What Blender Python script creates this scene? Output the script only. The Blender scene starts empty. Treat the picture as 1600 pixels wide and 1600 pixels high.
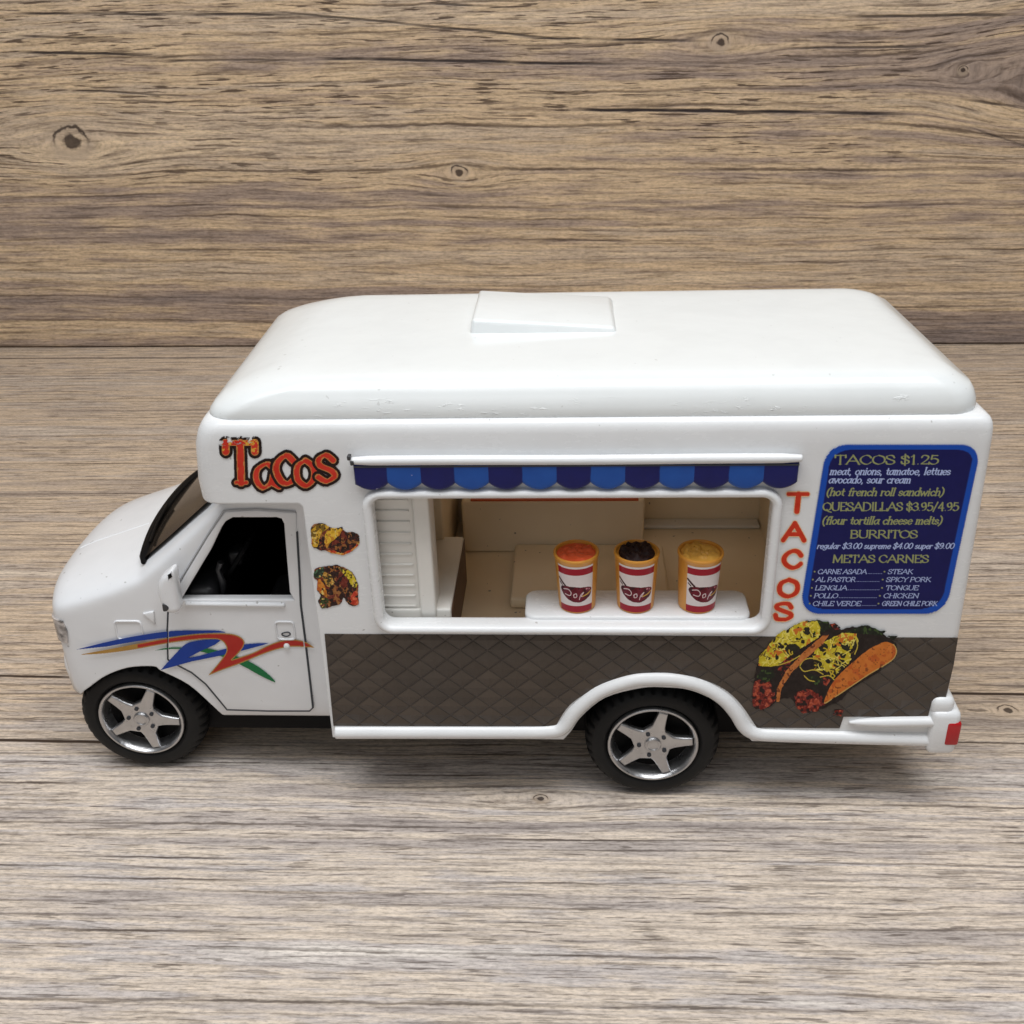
import bpy, bmesh, math, random
import numpy as np
from mathutils import Matrix, Vector

# ------------------------------------------------------------------ scale, camera, light
S = 0.1                       # every shape below is written in centimetres of the toy; 1 cm -> 0.1 unit
scene = bpy.context.scene
col = scene.collection
F = 1700.0                    # focal length in pixels of the 1600 px photograph


R = np.array([[0.9984088249, -0.0028437417, -0.0563181269],      # camera (x right, y down, z forward) -> world
              [0.0483705676, -0.4701599785, 0.8812547207],
              [-0.0289845902, -0.8825766299, -0.4692743183]])
CAM = np.array([7.45766668, -12.28593431, 11.42952708])


def ray(px, py):
    return R @ np.array([(px - 800) / F, (py - 800) / F, 1.0])


def P(px, py, Y=0.0):
    """point of the upright plane Y = const, as (X, Z)"""
    r = ray(px, py)
    p = CAM + r * ((Y - CAM[1]) / r[1])
    return (float(p[0]), float(p[2]))


def G(px, py, Z=0.0):
    """point of the level plane Z = const, as (X, Y)"""
    r = ray(px, py)
    p = CAM + r * ((Z - CAM[2]) / r[2])
    return (float(p[0]), float(p[1]))


cd = bpy.data.cameras.new('camera')
cam = bpy.data.objects.new('camera', cd)
col.objects.link(cam)
right, up, back = R @ [1, 0, 0], -(R @ [0, 1, 0]), -(R @ [0, 0, 1])
m = Matrix(((right[0], up[0], back[0], CAM[0] * S), (right[1], up[1], back[1], CAM[1] * S),
            (right[2], up[2], back[2], CAM[2] * S), (0, 0, 0, 1)))
cam.matrix_world = m
cd.sensor_width = 36
cd.lens = F / 1600 * 36
cd.clip_start = 0.05
cd.clip_end = 100
cd.dof.use_dof = True
cd.dof.focus_distance = 16.4 * S
cd.dof.aperture_fstop = 14.0
scene.camera = cam

world = bpy.data.worlds.new('World')
scene.world = world
world.use_nodes = True
bg = world.node_tree.nodes['Background']
bg.inputs['Color'].default_value = (0.93, 0.96, 1.0, 1)
bg.inputs['Strength'].default_value = 0.075


def unit(v):
    v = np.array(v, float)
    return v / np.linalg.norm(v)


def area(name, loc, target, sx, sy, power, color):
    ld = bpy.data.lights.new(name, 'AREA')
    ld.shape = 'RECTANGLE'
    ld.size, ld.size_y = sx * S, sy * S
    ld.energy = power * S * S
    ld.color = color
    o = bpy.data.objects.new(name, ld)
    col.objects.link(o)
    o.location = Vector(loc) * S
    o.rotation_euler = (Vector(target) - Vector(loc)).to_track_quat('-Z', 'Y').to_euler()
    return o


area('ceiling_lamp', (7.5, -9.0, 46), (6.8, 1.0, 0), 40, 14, 13000, (0.975, 0.985, 1.0))
area('room_light', (4.0, -11.0, 46), (6.5, 0.0, 0), 64, 30, 10800, (0.965, 0.98, 1.0))
area('front_fill_light', (-6.0, -46.0, 30), (6.5, 1.0, 3.0), 34, 22, 2600, (0.95, 0.975, 1.0))  # added soft fill from the front, brightens the truck side and interior

vs = scene.view_settings
vs.view_transform = 'Standard'
vs.look = 'None'
vs.exposure = 0.08
vs.gamma = 1.0
vs.use_curve_mapping = False
scene.cycles.max_bounces = 8


# ------------------------------------------------------------------ node helpers
def lin(r, g, b):
    f = lambda c: (c / 255 / 12.92) if c / 255 <= 0.04045 else ((c / 255 + 0.055) / 1.055) ** 2.4
    return (f(r), f(g), f(b), 1.0)


class NB:
    """small builder for shader node trees"""

    def __init__(self, name):
        self.m = bpy.data.materials.new(name)
        self.m.use_nodes = True
        self.t = self.m.node_tree
        self.p = self.t.nodes['Principled BSDF']

    def put(self, sock, v):
        if isinstance(v, bpy.types.NodeSocket):
            self.t.links.new(v, sock)
        elif v is not None:
            sock.default_value = v

    def M(self, op, a, b=None, c=None, clamp=False):
        n = self.t.nodes.new('ShaderNodeMath')
        n.operation = op
        n.use_clamp = clamp
        for i, v in enumerate((a, b, c)):
            if v is not None:
                self.put(n.inputs[i], v)
        return n.outputs[0]

    def add(self, a, b): return self.M('ADD', a, b)
    def sub(self, a, b): return self.M('SUBTRACT', a, b)
    def mul(self, a, b): return self.M('MULTIPLY', a, b)

    def step(self, x, lo, hi):
        """smooth 0..1 between lo and hi (lo may exceed hi)"""
        n = self.t.nodes.new('ShaderNodeMapRange')
        n.interpolation_type = 'SMOOTHSTEP'
        self.put(n.inputs[0], x)
        if lo <= hi:
            vals = (lo, hi, 0.0, 1.0)
        else:
            vals = (hi, lo, 1.0, 0.0)
        for i, v in enumerate(vals):
            n.inputs[1 + i].default_value = v
        return n.outputs[0]

    def coords(self):
        n = self.t.nodes.new('ShaderNodeTexCoord')
        s = self.t.nodes.new('ShaderNodeVectorMath')
        s.operation = 'SCALE'
        s.inputs['Scale'].default_value = 1 / S
        self.t.links.new(n.outputs['Object'], s.inputs[0])
        x = self.t.nodes.new('ShaderNodeSeparateXYZ')
        self.t.links.new(s.outputs[0], x.inputs[0])
        self.vec = s.outputs[0]
        return x.outputs[0], x.outputs[1], x.outputs[2]

    def noise(self, x, y, z=0.0, detail=2.0, rough=0.5, dist=0.0):
        c = self.t.nodes.new('ShaderNodeCombineXYZ')
        for i, v in enumerate((x, y, z)):
            self.put(c.inputs[i], v)
        n = self.t.nodes.new('ShaderNodeTexNoise')
        n.inputs['Scale'].default_value = 1.0
        n.inputs['Detail'].default_value = detail
        n.inputs['Roughness'].default_value = rough
        n.inputs['Distortion'].default_value = dist
        self.t.links.new(c.outputs[0], n.inputs['Vector'])
        return n.outputs['Fac']

    def mix(self, f, a, b, mode='MIX'):
        n = self.t.nodes.new('ShaderNodeMix')
        n.data_type = 'RGBA'
        n.blend_type = mode
        self.put(n.inputs[0], f)
        self.put(n.inputs[6], a)
        self.put(n.inputs[7], b)
        return n.outputs[2]

    def ramp(self, f, stops):
        n = self.t.nodes.new('ShaderNodeValToRGB')
        e = n.color_ramp.elements
        while len(e) < len(stops):
            e.new(0.5)
        for el, (p, c) in zip(e, stops):
            el.position = p
            el.color = c
        self.put(n.inputs[0], f)
        return n.outputs[0]

    def bump(self, h, strength, dist, normal=None):
        n = self.t.nodes.new('ShaderNodeBump')
        n.inputs['Strength'].default_value = strength
        n.inputs['Distance'].default_value = dist * S
        self.put(n.inputs['Height'], h)
        if normal is not None:
            self.put(n.inputs['Normal'], normal)
        return n.outputs[0]

    def bevel(self, radius, samples=4):
        n = self.t.nodes.new('ShaderNodeBevel')
        n.samples = samples
        n.inputs['Radius'].default_value = radius * S
        return n.outputs[0]

    def out(self, color=None, rough=None, normal=None, **kw):
        if color is not None:
            self.put(self.p.inputs['Base Color'], color)
        if rough is not None:
            self.put(self.p.inputs['Roughness'], rough)
        if normal is not None:
            self.put(self.p.inputs['Normal'], normal)
        for k, v in kw.items():
            self.put(self.p.inputs[k.replace('_', ' ')], v)
        return self.m


def plastic(name, color, rough=0.25, bevel=0.03, wear=0.0, coat=0.0, tint=None, spec=0.5):
    b = NB(name)
    x, y, z = b.coords()
    n = b.noise(b.mul(x, 1.3), b.mul(y, 1.3), b.mul(z, 1.3), 3, 0.6)
    c2 = tuple(v * 0.975 for v in color[:3]) + (1,)
    base = b.mix(b.step(n, 0.42, 0.68), color, tint or c2)
    if wear:
        sp = b.noise(b.mul(x, 11), b.mul(y, 11), b.mul(z, 11), 1, 0.4)
        base = b.mix(b.mul(b.step(sp, 0.765, 0.80), wear), base, (0.25, 0.23, 0.20, 1))
    sc = b.noise(b.mul(x, 3), b.mul(y, 9), b.mul(z, 9), 4, 0.7)
    r = b.add(rough - 0.03, b.mul(sc, 0.06))
    nrm = b.bevel(bevel) if bevel else None
    nrm = b.bump(b.noise(b.mul(x, 2.2), b.mul(y, 2.2), b.mul(z, 2.2), 2), 0.12, 0.05, nrm)
    return b.out(base, r, nrm, Coat_Weight=coat, Coat_Roughness=0.08, Specular_IOR_Level=spec)


M = {}
M['white'] = plastic('white_moulded_plastic', (0.80, 0.81, 0.815, 1), 0.27, 0.035, 0.5)
M['roofw'] = plastic('white_glossy_plastic', (0.80, 0.825, 0.82, 1), 0.16, 0.03, 0.25)


def scuffs(mat, z0, z1):
    """pale rubbed marks and fine scratches along a low band of the part"""
    b = NB.__new__(NB)
    b.m, b.t = mat, mat.node_tree
    b.p = b.t.nodes['Principled BSDF']
    x, y, z = b.coords()
    band = b.mul(b.step(z, z0 - .05, z0 + .02), b.step(z, z1 + .06, z1 - .04))
    n = b.noise(b.mul(x, 5), b.mul(y, 10), b.mul(z, 16), 4, 0.7)
    patch = b.step(b.noise(b.mul(x, 0.9), 0.0, b.mul(z, 3), 2), 0.50, 0.62)
    sc = b.mul(b.mul(b.step(n, 0.56, 0.66), patch), band)
    old = b.p.inputs['Roughness'].links[0].from_socket
    b.put(b.p.inputs['Roughness'], b.add(old, b.mul(sc, 0.35)))
    nn = b.p.inputs['Normal'].links[0].from_socket
    b.put(b.p.inputs['Normal'], b.bump(sc, 0.5, 0.03, nn))


scuffs(M['roofw'], 6.17, 6.36)
M['paint'] = plastic('white_enamel_paint', (0.80, 0.81, 0.825, 1), 0.22, 0.03, 0.5, 0.3)
M['beige'] = plastic('beige_plastic', (0.90, 0.765, 0.565, 1), 0.5, 0.03, 0.9, 0, (0.88, 0.745, 0.54, 1))
M['cream'] = plastic('cream_plastic', (0.82, 0.80, 0.75, 1), 0.4, 0.03, 0.5)
M['black'] = plastic('black_plastic', (0.003, 0.003, 0.0035, 1), 0.5, 0.01, spec=0.12)
M['darkgrey'] = plastic('dark_grey_plastic', (0.035, 0.035, 0.038, 1), 0.35, 0.01)
M['gap'] = plastic('dark_seam', (0.03, 0.035, 0.045, 1), 0.5, 0)
M['rubber'] = plastic('black_rubber', (0.006, 0.006, 0.0065, 1), 0.6, 0.012, 0.0, 0, (0.010, 0.010, 0.010, 1), spec=0.3)
M['red'] = plastic('red_lens', (0.45, 0.01, 0.015, 1), 0.15, 0.02)
M['orange'] = plastic('orange_plastic', (0.62, 0.11, 0.025, 1), 0.4, 0.02)
M['cup'] = plastic('amber_plastic', (0.72, 0.32, 0.045, 1), 0.35, 0.015, 0, 0, (0.66, 0.28, 0.03, 1))
M['salsa'] = plastic('red_orange_topping', (0.72, 0.10, 0.03, 1), 0.4, 0)
M['choc'] = plastic('dark_brown_topping', (0.022, 0.009, 0.008, 1), 0.6, 0, spec=0.25)
M['queso'] = plastic('yellow_topping', (0.75, 0.40, 0.07, 1), 0.35, 0)
M['darkwood'] = plastic('dark_brown_print', (0.10, 0.05, 0.03, 1), 0.5, 0)


def mk_rim():
    b = NB('silver_rim_metal')
    x, y, z = b.coords()
    n = b.noise(b.mul(x, 7), b.mul(y, 7), b.mul(z, 7), 3, 0.6)
    return b.out(b.mix(n, (0.44, 0.44, 0.445, 1), (0.62, 0.62, 0.63, 1)), b.add(0.2, b.mul(n, 0.2)),
                 b.bump(n, 0.25, 0.03, b.bevel(0.02)), Metallic=0.95)


def mk_glass():
    b = NB('tinted_windscreen')
    return b.out((0.022, 0.017, 0.013, 1), 0.10, None, Specular_IOR_Level=0.4)


def mk_lens():
    b = NB('clear_headlamp_lens')
    x, y, z = b.coords()
    n = b.noise(b.mul(x, 6), b.mul(y, 6), b.mul(z, 9), 2)
    return b.out(b.ramp(n, [(0.35, (0.10, 0.09, 0.085, 1)), (0.6, (0.55, 0.50, 0.47, 1))]), 0.12, None,
                 Coat_Weight=0.8)


def mk_quilt():
    b = NB('quilted_brown_panel')
    x, y, z = b.coords()
    u = b.add(b.mul(x, 2.63), b.mul(z, 3.1))
    v = b.sub(b.mul(x, 2.63), b.mul(z, 3.1))
    tri = lambda t: b.M('ABSOLUTE', b.sub(b.M('FRACT', t), 0.5))       # 0.5 at the seams, 0 in the middle
    tu, tv = tri(u), tri(v)
    mx = b.M('MAXIMUM', tu, tv)
    groove = b.step(mx, 0.44, 0.485)
    cell = b.noise(b.mul(b.M('FLOOR', u), 3.7), b.mul(b.M('FLOOR', v), 5.3), 0.0, 0)
    fine = b.noise(b.mul(x, 26), b.mul(z, 26), 0, 3, 0.6)
    big = b.noise(b.mul(x, 0.6), b.mul(z, 0.9), 1.3, 2)
    c = b.mix(b.step(cell, 0.3, 0.7), (0.062, 0.046, 0.034, 1), (0.080, 0.060, 0.045, 1))  # tone per diamond: uneven reflection put into the base colour
    c = b.mix(b.mul(b.step(big, 0.4, 0.7), 0.5), c, (0.055, 0.045, 0.038, 1))
    c = b.mix(b.mul(b.step(fine, 0.72, 0.82), 0.5), c, (0.25, 0.22, 0.2, 1))
    c = b.mix(b.mul(groove, 0.35), c, (0.018, 0.014, 0.012, 1))
    hgt = b.sub(b.sub(1.0, b.mul(mx, 1.1)), b.mul(groove, 0.35))
    nrm = b.bump(fine, 0.10, 0.03, b.bump(hgt, 0.7, 0.09))
    return b.out(c, b.add(0.30, b.mul(fine, 0.2)), nrm, Specular_IOR_Level=0.4)


def mk_awning():
    b = NB('blue_striped_awning_paint')
    x, y, z = b.coords()
    t = b.M('FRACT', b.mul(b.sub(x, AW0), 0.5 / AWD))
    e = b.mul(b.sub(b.noise(b.mul(x, 8), b.mul(z, 8), 0, 2), 0.5), 0.03)
    f = b.step(b.add(t, e), 0.49, 0.51)
    n = b.noise(b.mul(x, 5), b.mul(z, 5), 4, 3)
    dark = b.mix(n, (0.003, 0.005, 0.085, 1), (0.005, 0.009, 0.135, 1))
    light = b.mix(n, (0.006, 0.06, 0.31, 1), (0.014, 0.10, 0.42, 1))
    chip = b.noise(b.mul(x, 6), b.mul(z, 9), 2.2, 2, 0.6)
    c = b.mix(b.step(chip, 0.755, 0.775), b.mix(f, dark, light), (0.6, 0.58, 0.68, 1))
    return b.out(c, 0.25, b.bevel(0.03), Specular_IOR_Level=0.3)


def mk_print(name, rough=0.3, spec=0.25):
    b = NB(name)
    a = b.t.nodes.new('ShaderNodeAttribute')
    a.attribute_name = 'print'
    return b.out(a.outputs['Color'], rough, None, Specular_IOR_Level=spec)


def wood(name, cross, pr):
    """weathered planks: grain along x, `cross` is the axis across the grain"""
    b = NB(name)
    c3 = b.coords()
    sc = pr.get('sc', 1.0)
    x, v = b.mul(c3[0], sc), b.mul(c3[cross], sc)
    sd = pr['seed']
    v1 = b.add(v, b.mul(b.sub(b.noise(b.mul(x, 0.055), b.mul(v, 0.16), sd, 2), 0.5), pr['warp']))
    v1 = b.add(v1, b.mul(b.sub(b.noise(b.mul(x, 0.35), b.mul(v, 1.1), sd + 3, 2), 0.5), pr['wob']))
    dark_k = None
    for (kx, kv, a, h, amp, core) in [(q[0] * sc, q[1] * sc) + tuple(q[2:]) for q in pr['knots']]:
        dx = b.mul(b.sub(x, kx), 1 / a)
        dv = b.mul(b.sub(v, kv), 1 / h)
        r2 = b.add(b.mul(dx, dx), b.mul(dv, dv))
        g = b.M('POWER', 2.718, b.mul(r2, -1.0))
        v1 = b.add(v1, b.mul(b.mul(g, dv), -amp * h))
        if core:
            cx = b.mul(b.sub(x, kx), 1 / core)
            cv = b.mul(b.sub(v, kv), 1 / (core * 0.85))
            rr = b.M('SQRT', b.add(b.mul(cx, cx), b.mul(cv, cv)))
            rr = b.add(rr, b.mul(b.sub(b.noise(b.mul(x, 5), b.mul(v, 5.5), sd, 3, 0.6), 0.5), 0.75))
            d = b.add(b.step(rr, 0.62, 0.38), b.mul(b.step(b.M('ABSOLUTE', b.sub(rr, 1.0)), 0.16, 0.02), b.step(cv, -0.6, 0.7)))
            pale = b.mul(b.step(b.M('ABSOLUTE', b.sub(rr, 0.95)), 0.7, 0.1), 0.55)
            dark_k = (d, pale) if dark_k is None else (b.M('MAXIMUM', dark_k[0], d), b.M('MAXIMUM', dark_k[1], pale))
    g = pr['g']
    tone = b.noise(b.mul(x, 0.035), b.mul(v1, pr['tf'] * g), sd + 7, 3, 0.55)
    band = b.noise(b.mul(x, 0.05), b.mul(v1, 3.4 * g), sd + 11, 4, 0.6)
    blot = b.noise(b.mul(x, 0.55), b.mul(v1, 3.0 * g), sd + 13, 4, 0.65)
    mixf = b.add(b.add(b.mul(tone, 0.38), b.mul(band, 0.38)), b.mul(blot, 0.24))
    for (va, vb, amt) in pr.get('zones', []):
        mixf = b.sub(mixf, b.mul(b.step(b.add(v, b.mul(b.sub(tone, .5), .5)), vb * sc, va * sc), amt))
    c = b.ramp(mixf, pr['ramp'])
    fine = b.noise(b.mul(x, 0.9), b.mul(v1, 17 * g), sd + 17, 4, 0.72)
    c = b.mix(1.0, c, b.ramp(fine, [(0.36, (0.56, 0.54, 0.53, 1)), (0.48, (1, 1, 1, 1)), (0.62, (1.2, 1.19, 1.17, 1))]), 'MULTIPLY')
    grit = b.noise(b.mul(x, 9), b.mul(v1, 30), sd + 19, 3, 0.7)
    c = b.mix(0.8, c, b.ramp(grit, [(0.34, (0.66, 0.65, 0.64, 1)), (0.5, (1, 1, 1, 1)), (0.68, (1.2, 1.2, 1.2, 1))]), 'MULTIPLY')
    # growth lines: thin dark lines that follow the warped grain
    ringn = b.noise(b.mul(x, 0.03), b.mul(v1, 0.35 * g), sd + 23, 2, 0.45)
    fr = b.M('FRACT', b.add(b.mul(v1, pr['lines']), b.mul(ringn, pr.get('ring', 3.0))))
    jag = b.mul(b.sub(b.noise(b.mul(x, 2.2), b.mul(v1, 6), sd + 29, 3, 0.7), 0.5), 0.35)
    fr = b.add(fr, jag)
    lw = b.step(b.noise(b.mul(x, 0.22), b.mul(v1, 2.4 * g), sd + 31, 3, 0.6), 0.40, 0.68)
    ln = b.mul(b.step(b.M('ABSOLUTE', b.sub(fr, 0.5)), pr['lw'], 0.02), lw)
    c = b.mix(b.mul(ln, pr['line_a']), c, pr['line_c'])
    # pores: short dark dashes
    po = b.noise(b.mul(x, 1.5), b.mul(v1, 21 * g), sd + 37, 2, 0.5)
    pm = b.step(b.noise(b.mul(x, 0.16), b.mul(v1, 0.9), sd + 41, 2), 0.34, 0.54)
    dash = b.mul(b.step(po, pr['pore'], pr['pore'] + 0.05), pm)
    po2 = b.noise(b.mul(x, 0.8), b.mul(v1, 14 * g), sd + 38, 3, 0.55)
    pm2 = b.step(b.noise(b.mul(x, 0.14), b.mul(v1, 0.7), sd + 42, 2), 0.42, 0.60)
    dash = b.M('MAXIMUM', dash, b.mul(b.mul(b.step(po2, pr['pore'] + .02, pr['pore'] + 0.08), pm2), 0.8))
    if 'pore_z' in pr:
        dash = b.mul(dash, b.add(0.35, b.mul(b.step(b.add(v, b.mul(b.sub(tone, .5), 8)), pr['pore_z'][0] * sc, pr['pore_z'][1] * sc), 0.65)))
    c = b.mix(b.mul(dash, pr['pore_a']), c, pr['line_c'])
    for (va, vb, tint, amt) in pr.get('tints', []):
        c = b.mix(b.mul(b.step(b.add(v, b.mul(b.sub(tone, .5), 1.5)), va * sc, vb * sc), amt), c, b.mix(1.0, c, tint, 'MULTIPLY'))
    # a few long cracks
    h = b.add(b.mul(ln, -0.7), b.mul(dash, -0.8))
    wav = b.mul(b.sub(b.noise(b.mul(x, 0.30), 0.0, sd + 43, 3, 0.6), 0.5), pr['crack_wav'])
    vv = b.add(v, wav)
    crack = None
    for (x0, x1, cv, slope, w, al) in [(q[0] * sc, q[1] * sc, q[2] * sc) + tuple(q[3:]) for q in pr['cracks']]:
        dvv = b.M('ABSOLUTE', b.sub(vv, b.add(cv, b.mul(b.sub(x, x0), slope))))
        k = b.M('MULTIPLY', b.step(dvv, w, w * 0.35), b.mul(b.step(x, x0 - 0.05, x0 + 0.6), b.step(x, x1 + 0.1, x1 - 1.2)))
        k = b.mul(k, al)
        crack = k if crack is None else b.M('MAXIMUM', crack, k)
    if crack is not None:
        brk = b.step(b.noise(b.mul(x, 0.9), b.mul(v, 2), sd + 47, 2), 0.30, 0.46)
        crack = b.mul(crack, b.add(0.45, b.mul(brk, 0.55)))
        c = b.mix(crack, c, pr['crack_c'])
        h = b.sub(h, crack)
    if dark_k is not None:
        c = b.mix(dark_k[1], c, lin(190, 170, 148))
        c = b.mix(b.M('MINIMUM', dark_k[0], 0.9), c, lin(62, 50, 44))
    h = b.add(h, b.add(b.mul(fine, 0.5), b.mul(grit, 0.25)))
    return b.out(c, b.add(pr['rough'], b.mul(fine, 0.2)), b.bump(h, pr['bump'], 0.05), Specular_IOR_Level=0.3)


# ------------------------------------------------------------------ mesh helpers
def link(name, me, mat, parent=None):
    o = bpy.data.objects.new(name, me)
    col.objects.link(o)
    if mat is not None:
        me.materials.clear()
        me.materials.append(mat)
    if parent is not None:
        o.parent = parent
    return o


def smooth(me, deg=35):
    me.polygons.foreach_set('use_smooth', [True] * len(me.polygons))
    me.set_sharp_from_angle(angle=math.radians(deg))


def raw(verts, faces):
    me = bpy.data.meshes.new('shape')
    me.from_pydata([tuple(map(float, v)) for v in verts], [], faces)
    bm = bmesh.new()
    bm.from_mesh(me)
    bmesh.ops.recalc_face_normals(bm, faces=bm.faces)
    bm.to_mesh(me)
    bm.free()
    return me


def part(name, verts, faces, mat, parent=None, deg=35):
    me = raw(verts, faces)
    smooth(me, deg)
    return link(name, me, mat, parent)


def loft(rings, caps=True, closed=True):
    n = len(rings[0])
    v = [p for r in rings for p in r]
    f = []
    for i in range(len(rings) - 1):
        for j in range(n if closed else n - 1):
            k = (j + 1) % n
            f.append((i * n + j, i * n + k, (i + 1) * n + k, (i + 1) * n + j))
    if caps:
        f.append(tuple(range(n)))
        f.append(tuple((len(rings) - 1) * n + j for j in range(n)))
    return v, f


def rrect(x0, x1, y0, y1, r, n=8):
    """rounded rectangle, counter-clockwise 2D points"""
    pts = []
    r = min(r, (x1 - x0) / 2 - 1e-4, (y1 - y0) / 2 - 1e-4)
    for cx, cy, a0 in ((x1 - r, y0 + r, -90), (x1 - r, y1 - r, 0), (x0 + r, y1 - r, 90), (x0 + r, y0 + r, 180)):
        for i in range(n + 1):
            a = math.radians(a0 + 90 * i / n)
            pts.append((cx + r * math.cos(a), cy + r * math.sin(a)))
    return pts


def prism(outline, y0, y1):
    """outline in X,Z pulled along Y"""
    return loft([[(x, y0, z) for x, z in outline], [(x, y1, z) for x, z in outline]])


def box(x0, x1, y0, y1, z0, z1):
    return prism([(x0, z0), (x1, z0), (x1, z1), (x0, z1)], y0, y1)


def rbox(x0, x1, y0, y1, z0, z1, r=0.05, seg=3):
    """box with truly rounded edges"""
    bm = bmesh.new()
    v, f = box(x0, x1, y0, y1, z0, z1)
    vs_ = [bm.verts.new(p) for p in v]
    for q in f:
        bm.faces.new([vs_[i] for i in q])
    bmesh.ops.recalc_face_normals(bm, faces=bm.faces)
    bmesh.ops.bevel(bm, geom=bm.edges[:], offset=r, segments=seg, profile=0.5, affect='EDGES', clamp_overlap=True)
    me = bpy.data.meshes.new('shape')
    bm.to_mesh(me)
    bm.free()
    smooth(me, 60)
    return me


def catmull(pts, n=8, closed=False):
    out = []
    L = len(pts)
    rng = range(L if closed else L - 1)
    g = lambda i: pts[i % L] if closed else pts[max(0, min(L - 1, i))]
    for i in rng:
        p0, p1, p2, p3 = g(i - 1), g(i), g(i + 1), g(i + 2)
        for k in range(n):
            t = k / n
            out.append(tuple(0.5 * ((2 * b) + (-a + c) * t + (2 * a - 5 * b + 4 * c - d) * t * t + (-a + 3 * b - 3 * c + d) * t ** 3)
                             for a, b, c, d in zip(p0, p1, p2, p3)))
    if not closed:
        out.append(tuple(pts[-1]))
    return out


def boolean(me, cutters, op='DIFFERENCE'):
    """me and cutters are (mesh) data; returns a new mesh; cut faces keep the cutter's material"""
    o = bpy.data.objects.new('work', me)
    col.objects.link(o)
    tmp = []
    for c in cutters:
        co = bpy.data.objects.new('cut', c)
        col.objects.link(co)
        tmp.append(co)
        md = o.modifiers.new('b', 'BOOLEAN')
        md.operation = op
        md.object = co
        md.solver = 'EXACT'
        md.material_mode = 'TRANSFER'
    dg = bpy.context.evaluated_depsgraph_get()
    dg.update()
    res = bpy.data.meshes.new_from_object(o.evaluated_get(dg))
    for t in tmp + [o]:
        bpy.data.objects.remove(t)
    return res


def cutter(vf, mat):
    me = raw(*vf)
    me.materials.append(mat)
    return me


def subsurf(me, lv):
    o = bpy.data.objects.new('work', me)
    col.objects.link(o)
    md = o.modifiers.new('s', 'SUBSURF')
    md.levels = lv
    dg = bpy.context.evaluated_depsgraph_get()
    dg.update()
    res = bpy.data.meshes.new_from_object(o.evaluated_get(dg))
    bpy.data.objects.remove(o)
    return res


def plate(outlines, y_front, thick, bevel=0.0, res=2):
    """flat plate in the X,Z plane with holes and rounded rims; outlines[0] is the outside"""
    cu = bpy.data.curves.new('c', 'CURVE')
    cu.dimensions = '2D'
    cu.fill_mode = 'BOTH'
    cu.extrude = max(thick / 2 - bevel, 0.0)
    cu.bevel_depth = bevel
    cu.bevel_resolution = res
    cu.offset = -bevel
    for ol in outlines:
        sp = cu.splines.new('POLY')
        sp.points.add(len(ol) - 1)
        for p, (x, z) in zip(sp.points, ol):
            p.co = (x, z, 0, 1)
        sp.use_cyclic_u = True
    o = bpy.data.objects.new('work', cu)
    col.objects.link(o)
    dg = bpy.context.evaluated_depsgraph_get()
    dg.update()
    me = bpy.data.meshes.new_from_object(o.evaluated_get(dg))
    bpy.data.objects.remove(o)
    me.transform(Matrix(((1, 0, 0, 0), (0, 0, -1, y_front + thick / 2), (0, 1, 0, 0), (0, 0, 0, 1))))
    bm = bmesh.new()
    bm.from_mesh(me)
    bmesh.ops.remove_doubles(bm, verts=bm.verts, dist=1e-4)
    bmesh.ops.recalc_face_normals(bm, faces=bm.faces)
    bm.to_mesh(me)
    bm.free()
    smooth(me, 40)
    return me


def sweep(path, prof, closed=False, y0=0.0):
    """path in X,Z; profile points (n, y): n along the path's left normal, y towards depth"""
    p = np.array(path)
    if closed:
        tan = np.roll(p, -1, 0) - np.roll(p, 1, 0)
    else:
        tan = np.gradient(p, axis=0)
    tan /= np.linalg.norm(tan, axis=1)[:, None]
    nor = np.stack([-tan[:, 1], tan[:, 0]], 1)
    rings = [[(a[0] + n[0] * u, y0 + w, a[1] + n[1] * u) for u, w in prof] for a, n in zip(p, nor)]
    if closed:
        v, f = loft(rings + [rings[0]], caps=False)
        m_ = len(prof)
        L = len(rings)
        f = [tuple(i if i < L * m_ else i - L * m_ for i in q) for q in f]
        return v[:L * m_], f
    return loft(rings)


def oval(rn, ry, n=14):
    return [(rn * math.cos(2 * math.pi * i / n), ry * math.sin(2 * math.pi * i / n)) for i in range(n)]


def lathe(profile, seg=64, c=(0, 0, 0), axis='Y', mod=None):
    """profile of (r, h); closed top and bottom where r = 0 is given"""
    rings = []
    for i in range(seg):
        a = 2 * math.pi * i / seg
        ring = []
        for k, (r, h) in enumerate(profile):
            rr = r + (mod(k, i) if mod else 0)
            if axis == 'Y':
                ring.append((c[0] + rr * math.cos(a), c[1] + h, c[2] + rr * math.sin(a)))
            else:
                ring.append((c[0] + rr * math.cos(a), c[1] + rr * math.sin(a), c[2] + h))
        rings.append(ring)
    n = len(profile)
    v = [p for r in rings for p in r]
    f = [(i * n + j, ((i + 1) % seg) * n + j, ((i + 1) % seg) * n + j + 1, i * n + j + 1)
         for i in range(seg) for j in range(n - 1)]
    me = raw(v, f)
    bm = bmesh.new()
    bm.from_mesh(me)
    bmesh.ops.remove_doubles(bm, verts=bm.verts, dist=1e-5)
    bmesh.ops.recalc_face_normals(bm, faces=bm.faces)
    bm.to_mesh(me)
    bm.free()
    return me


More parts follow.
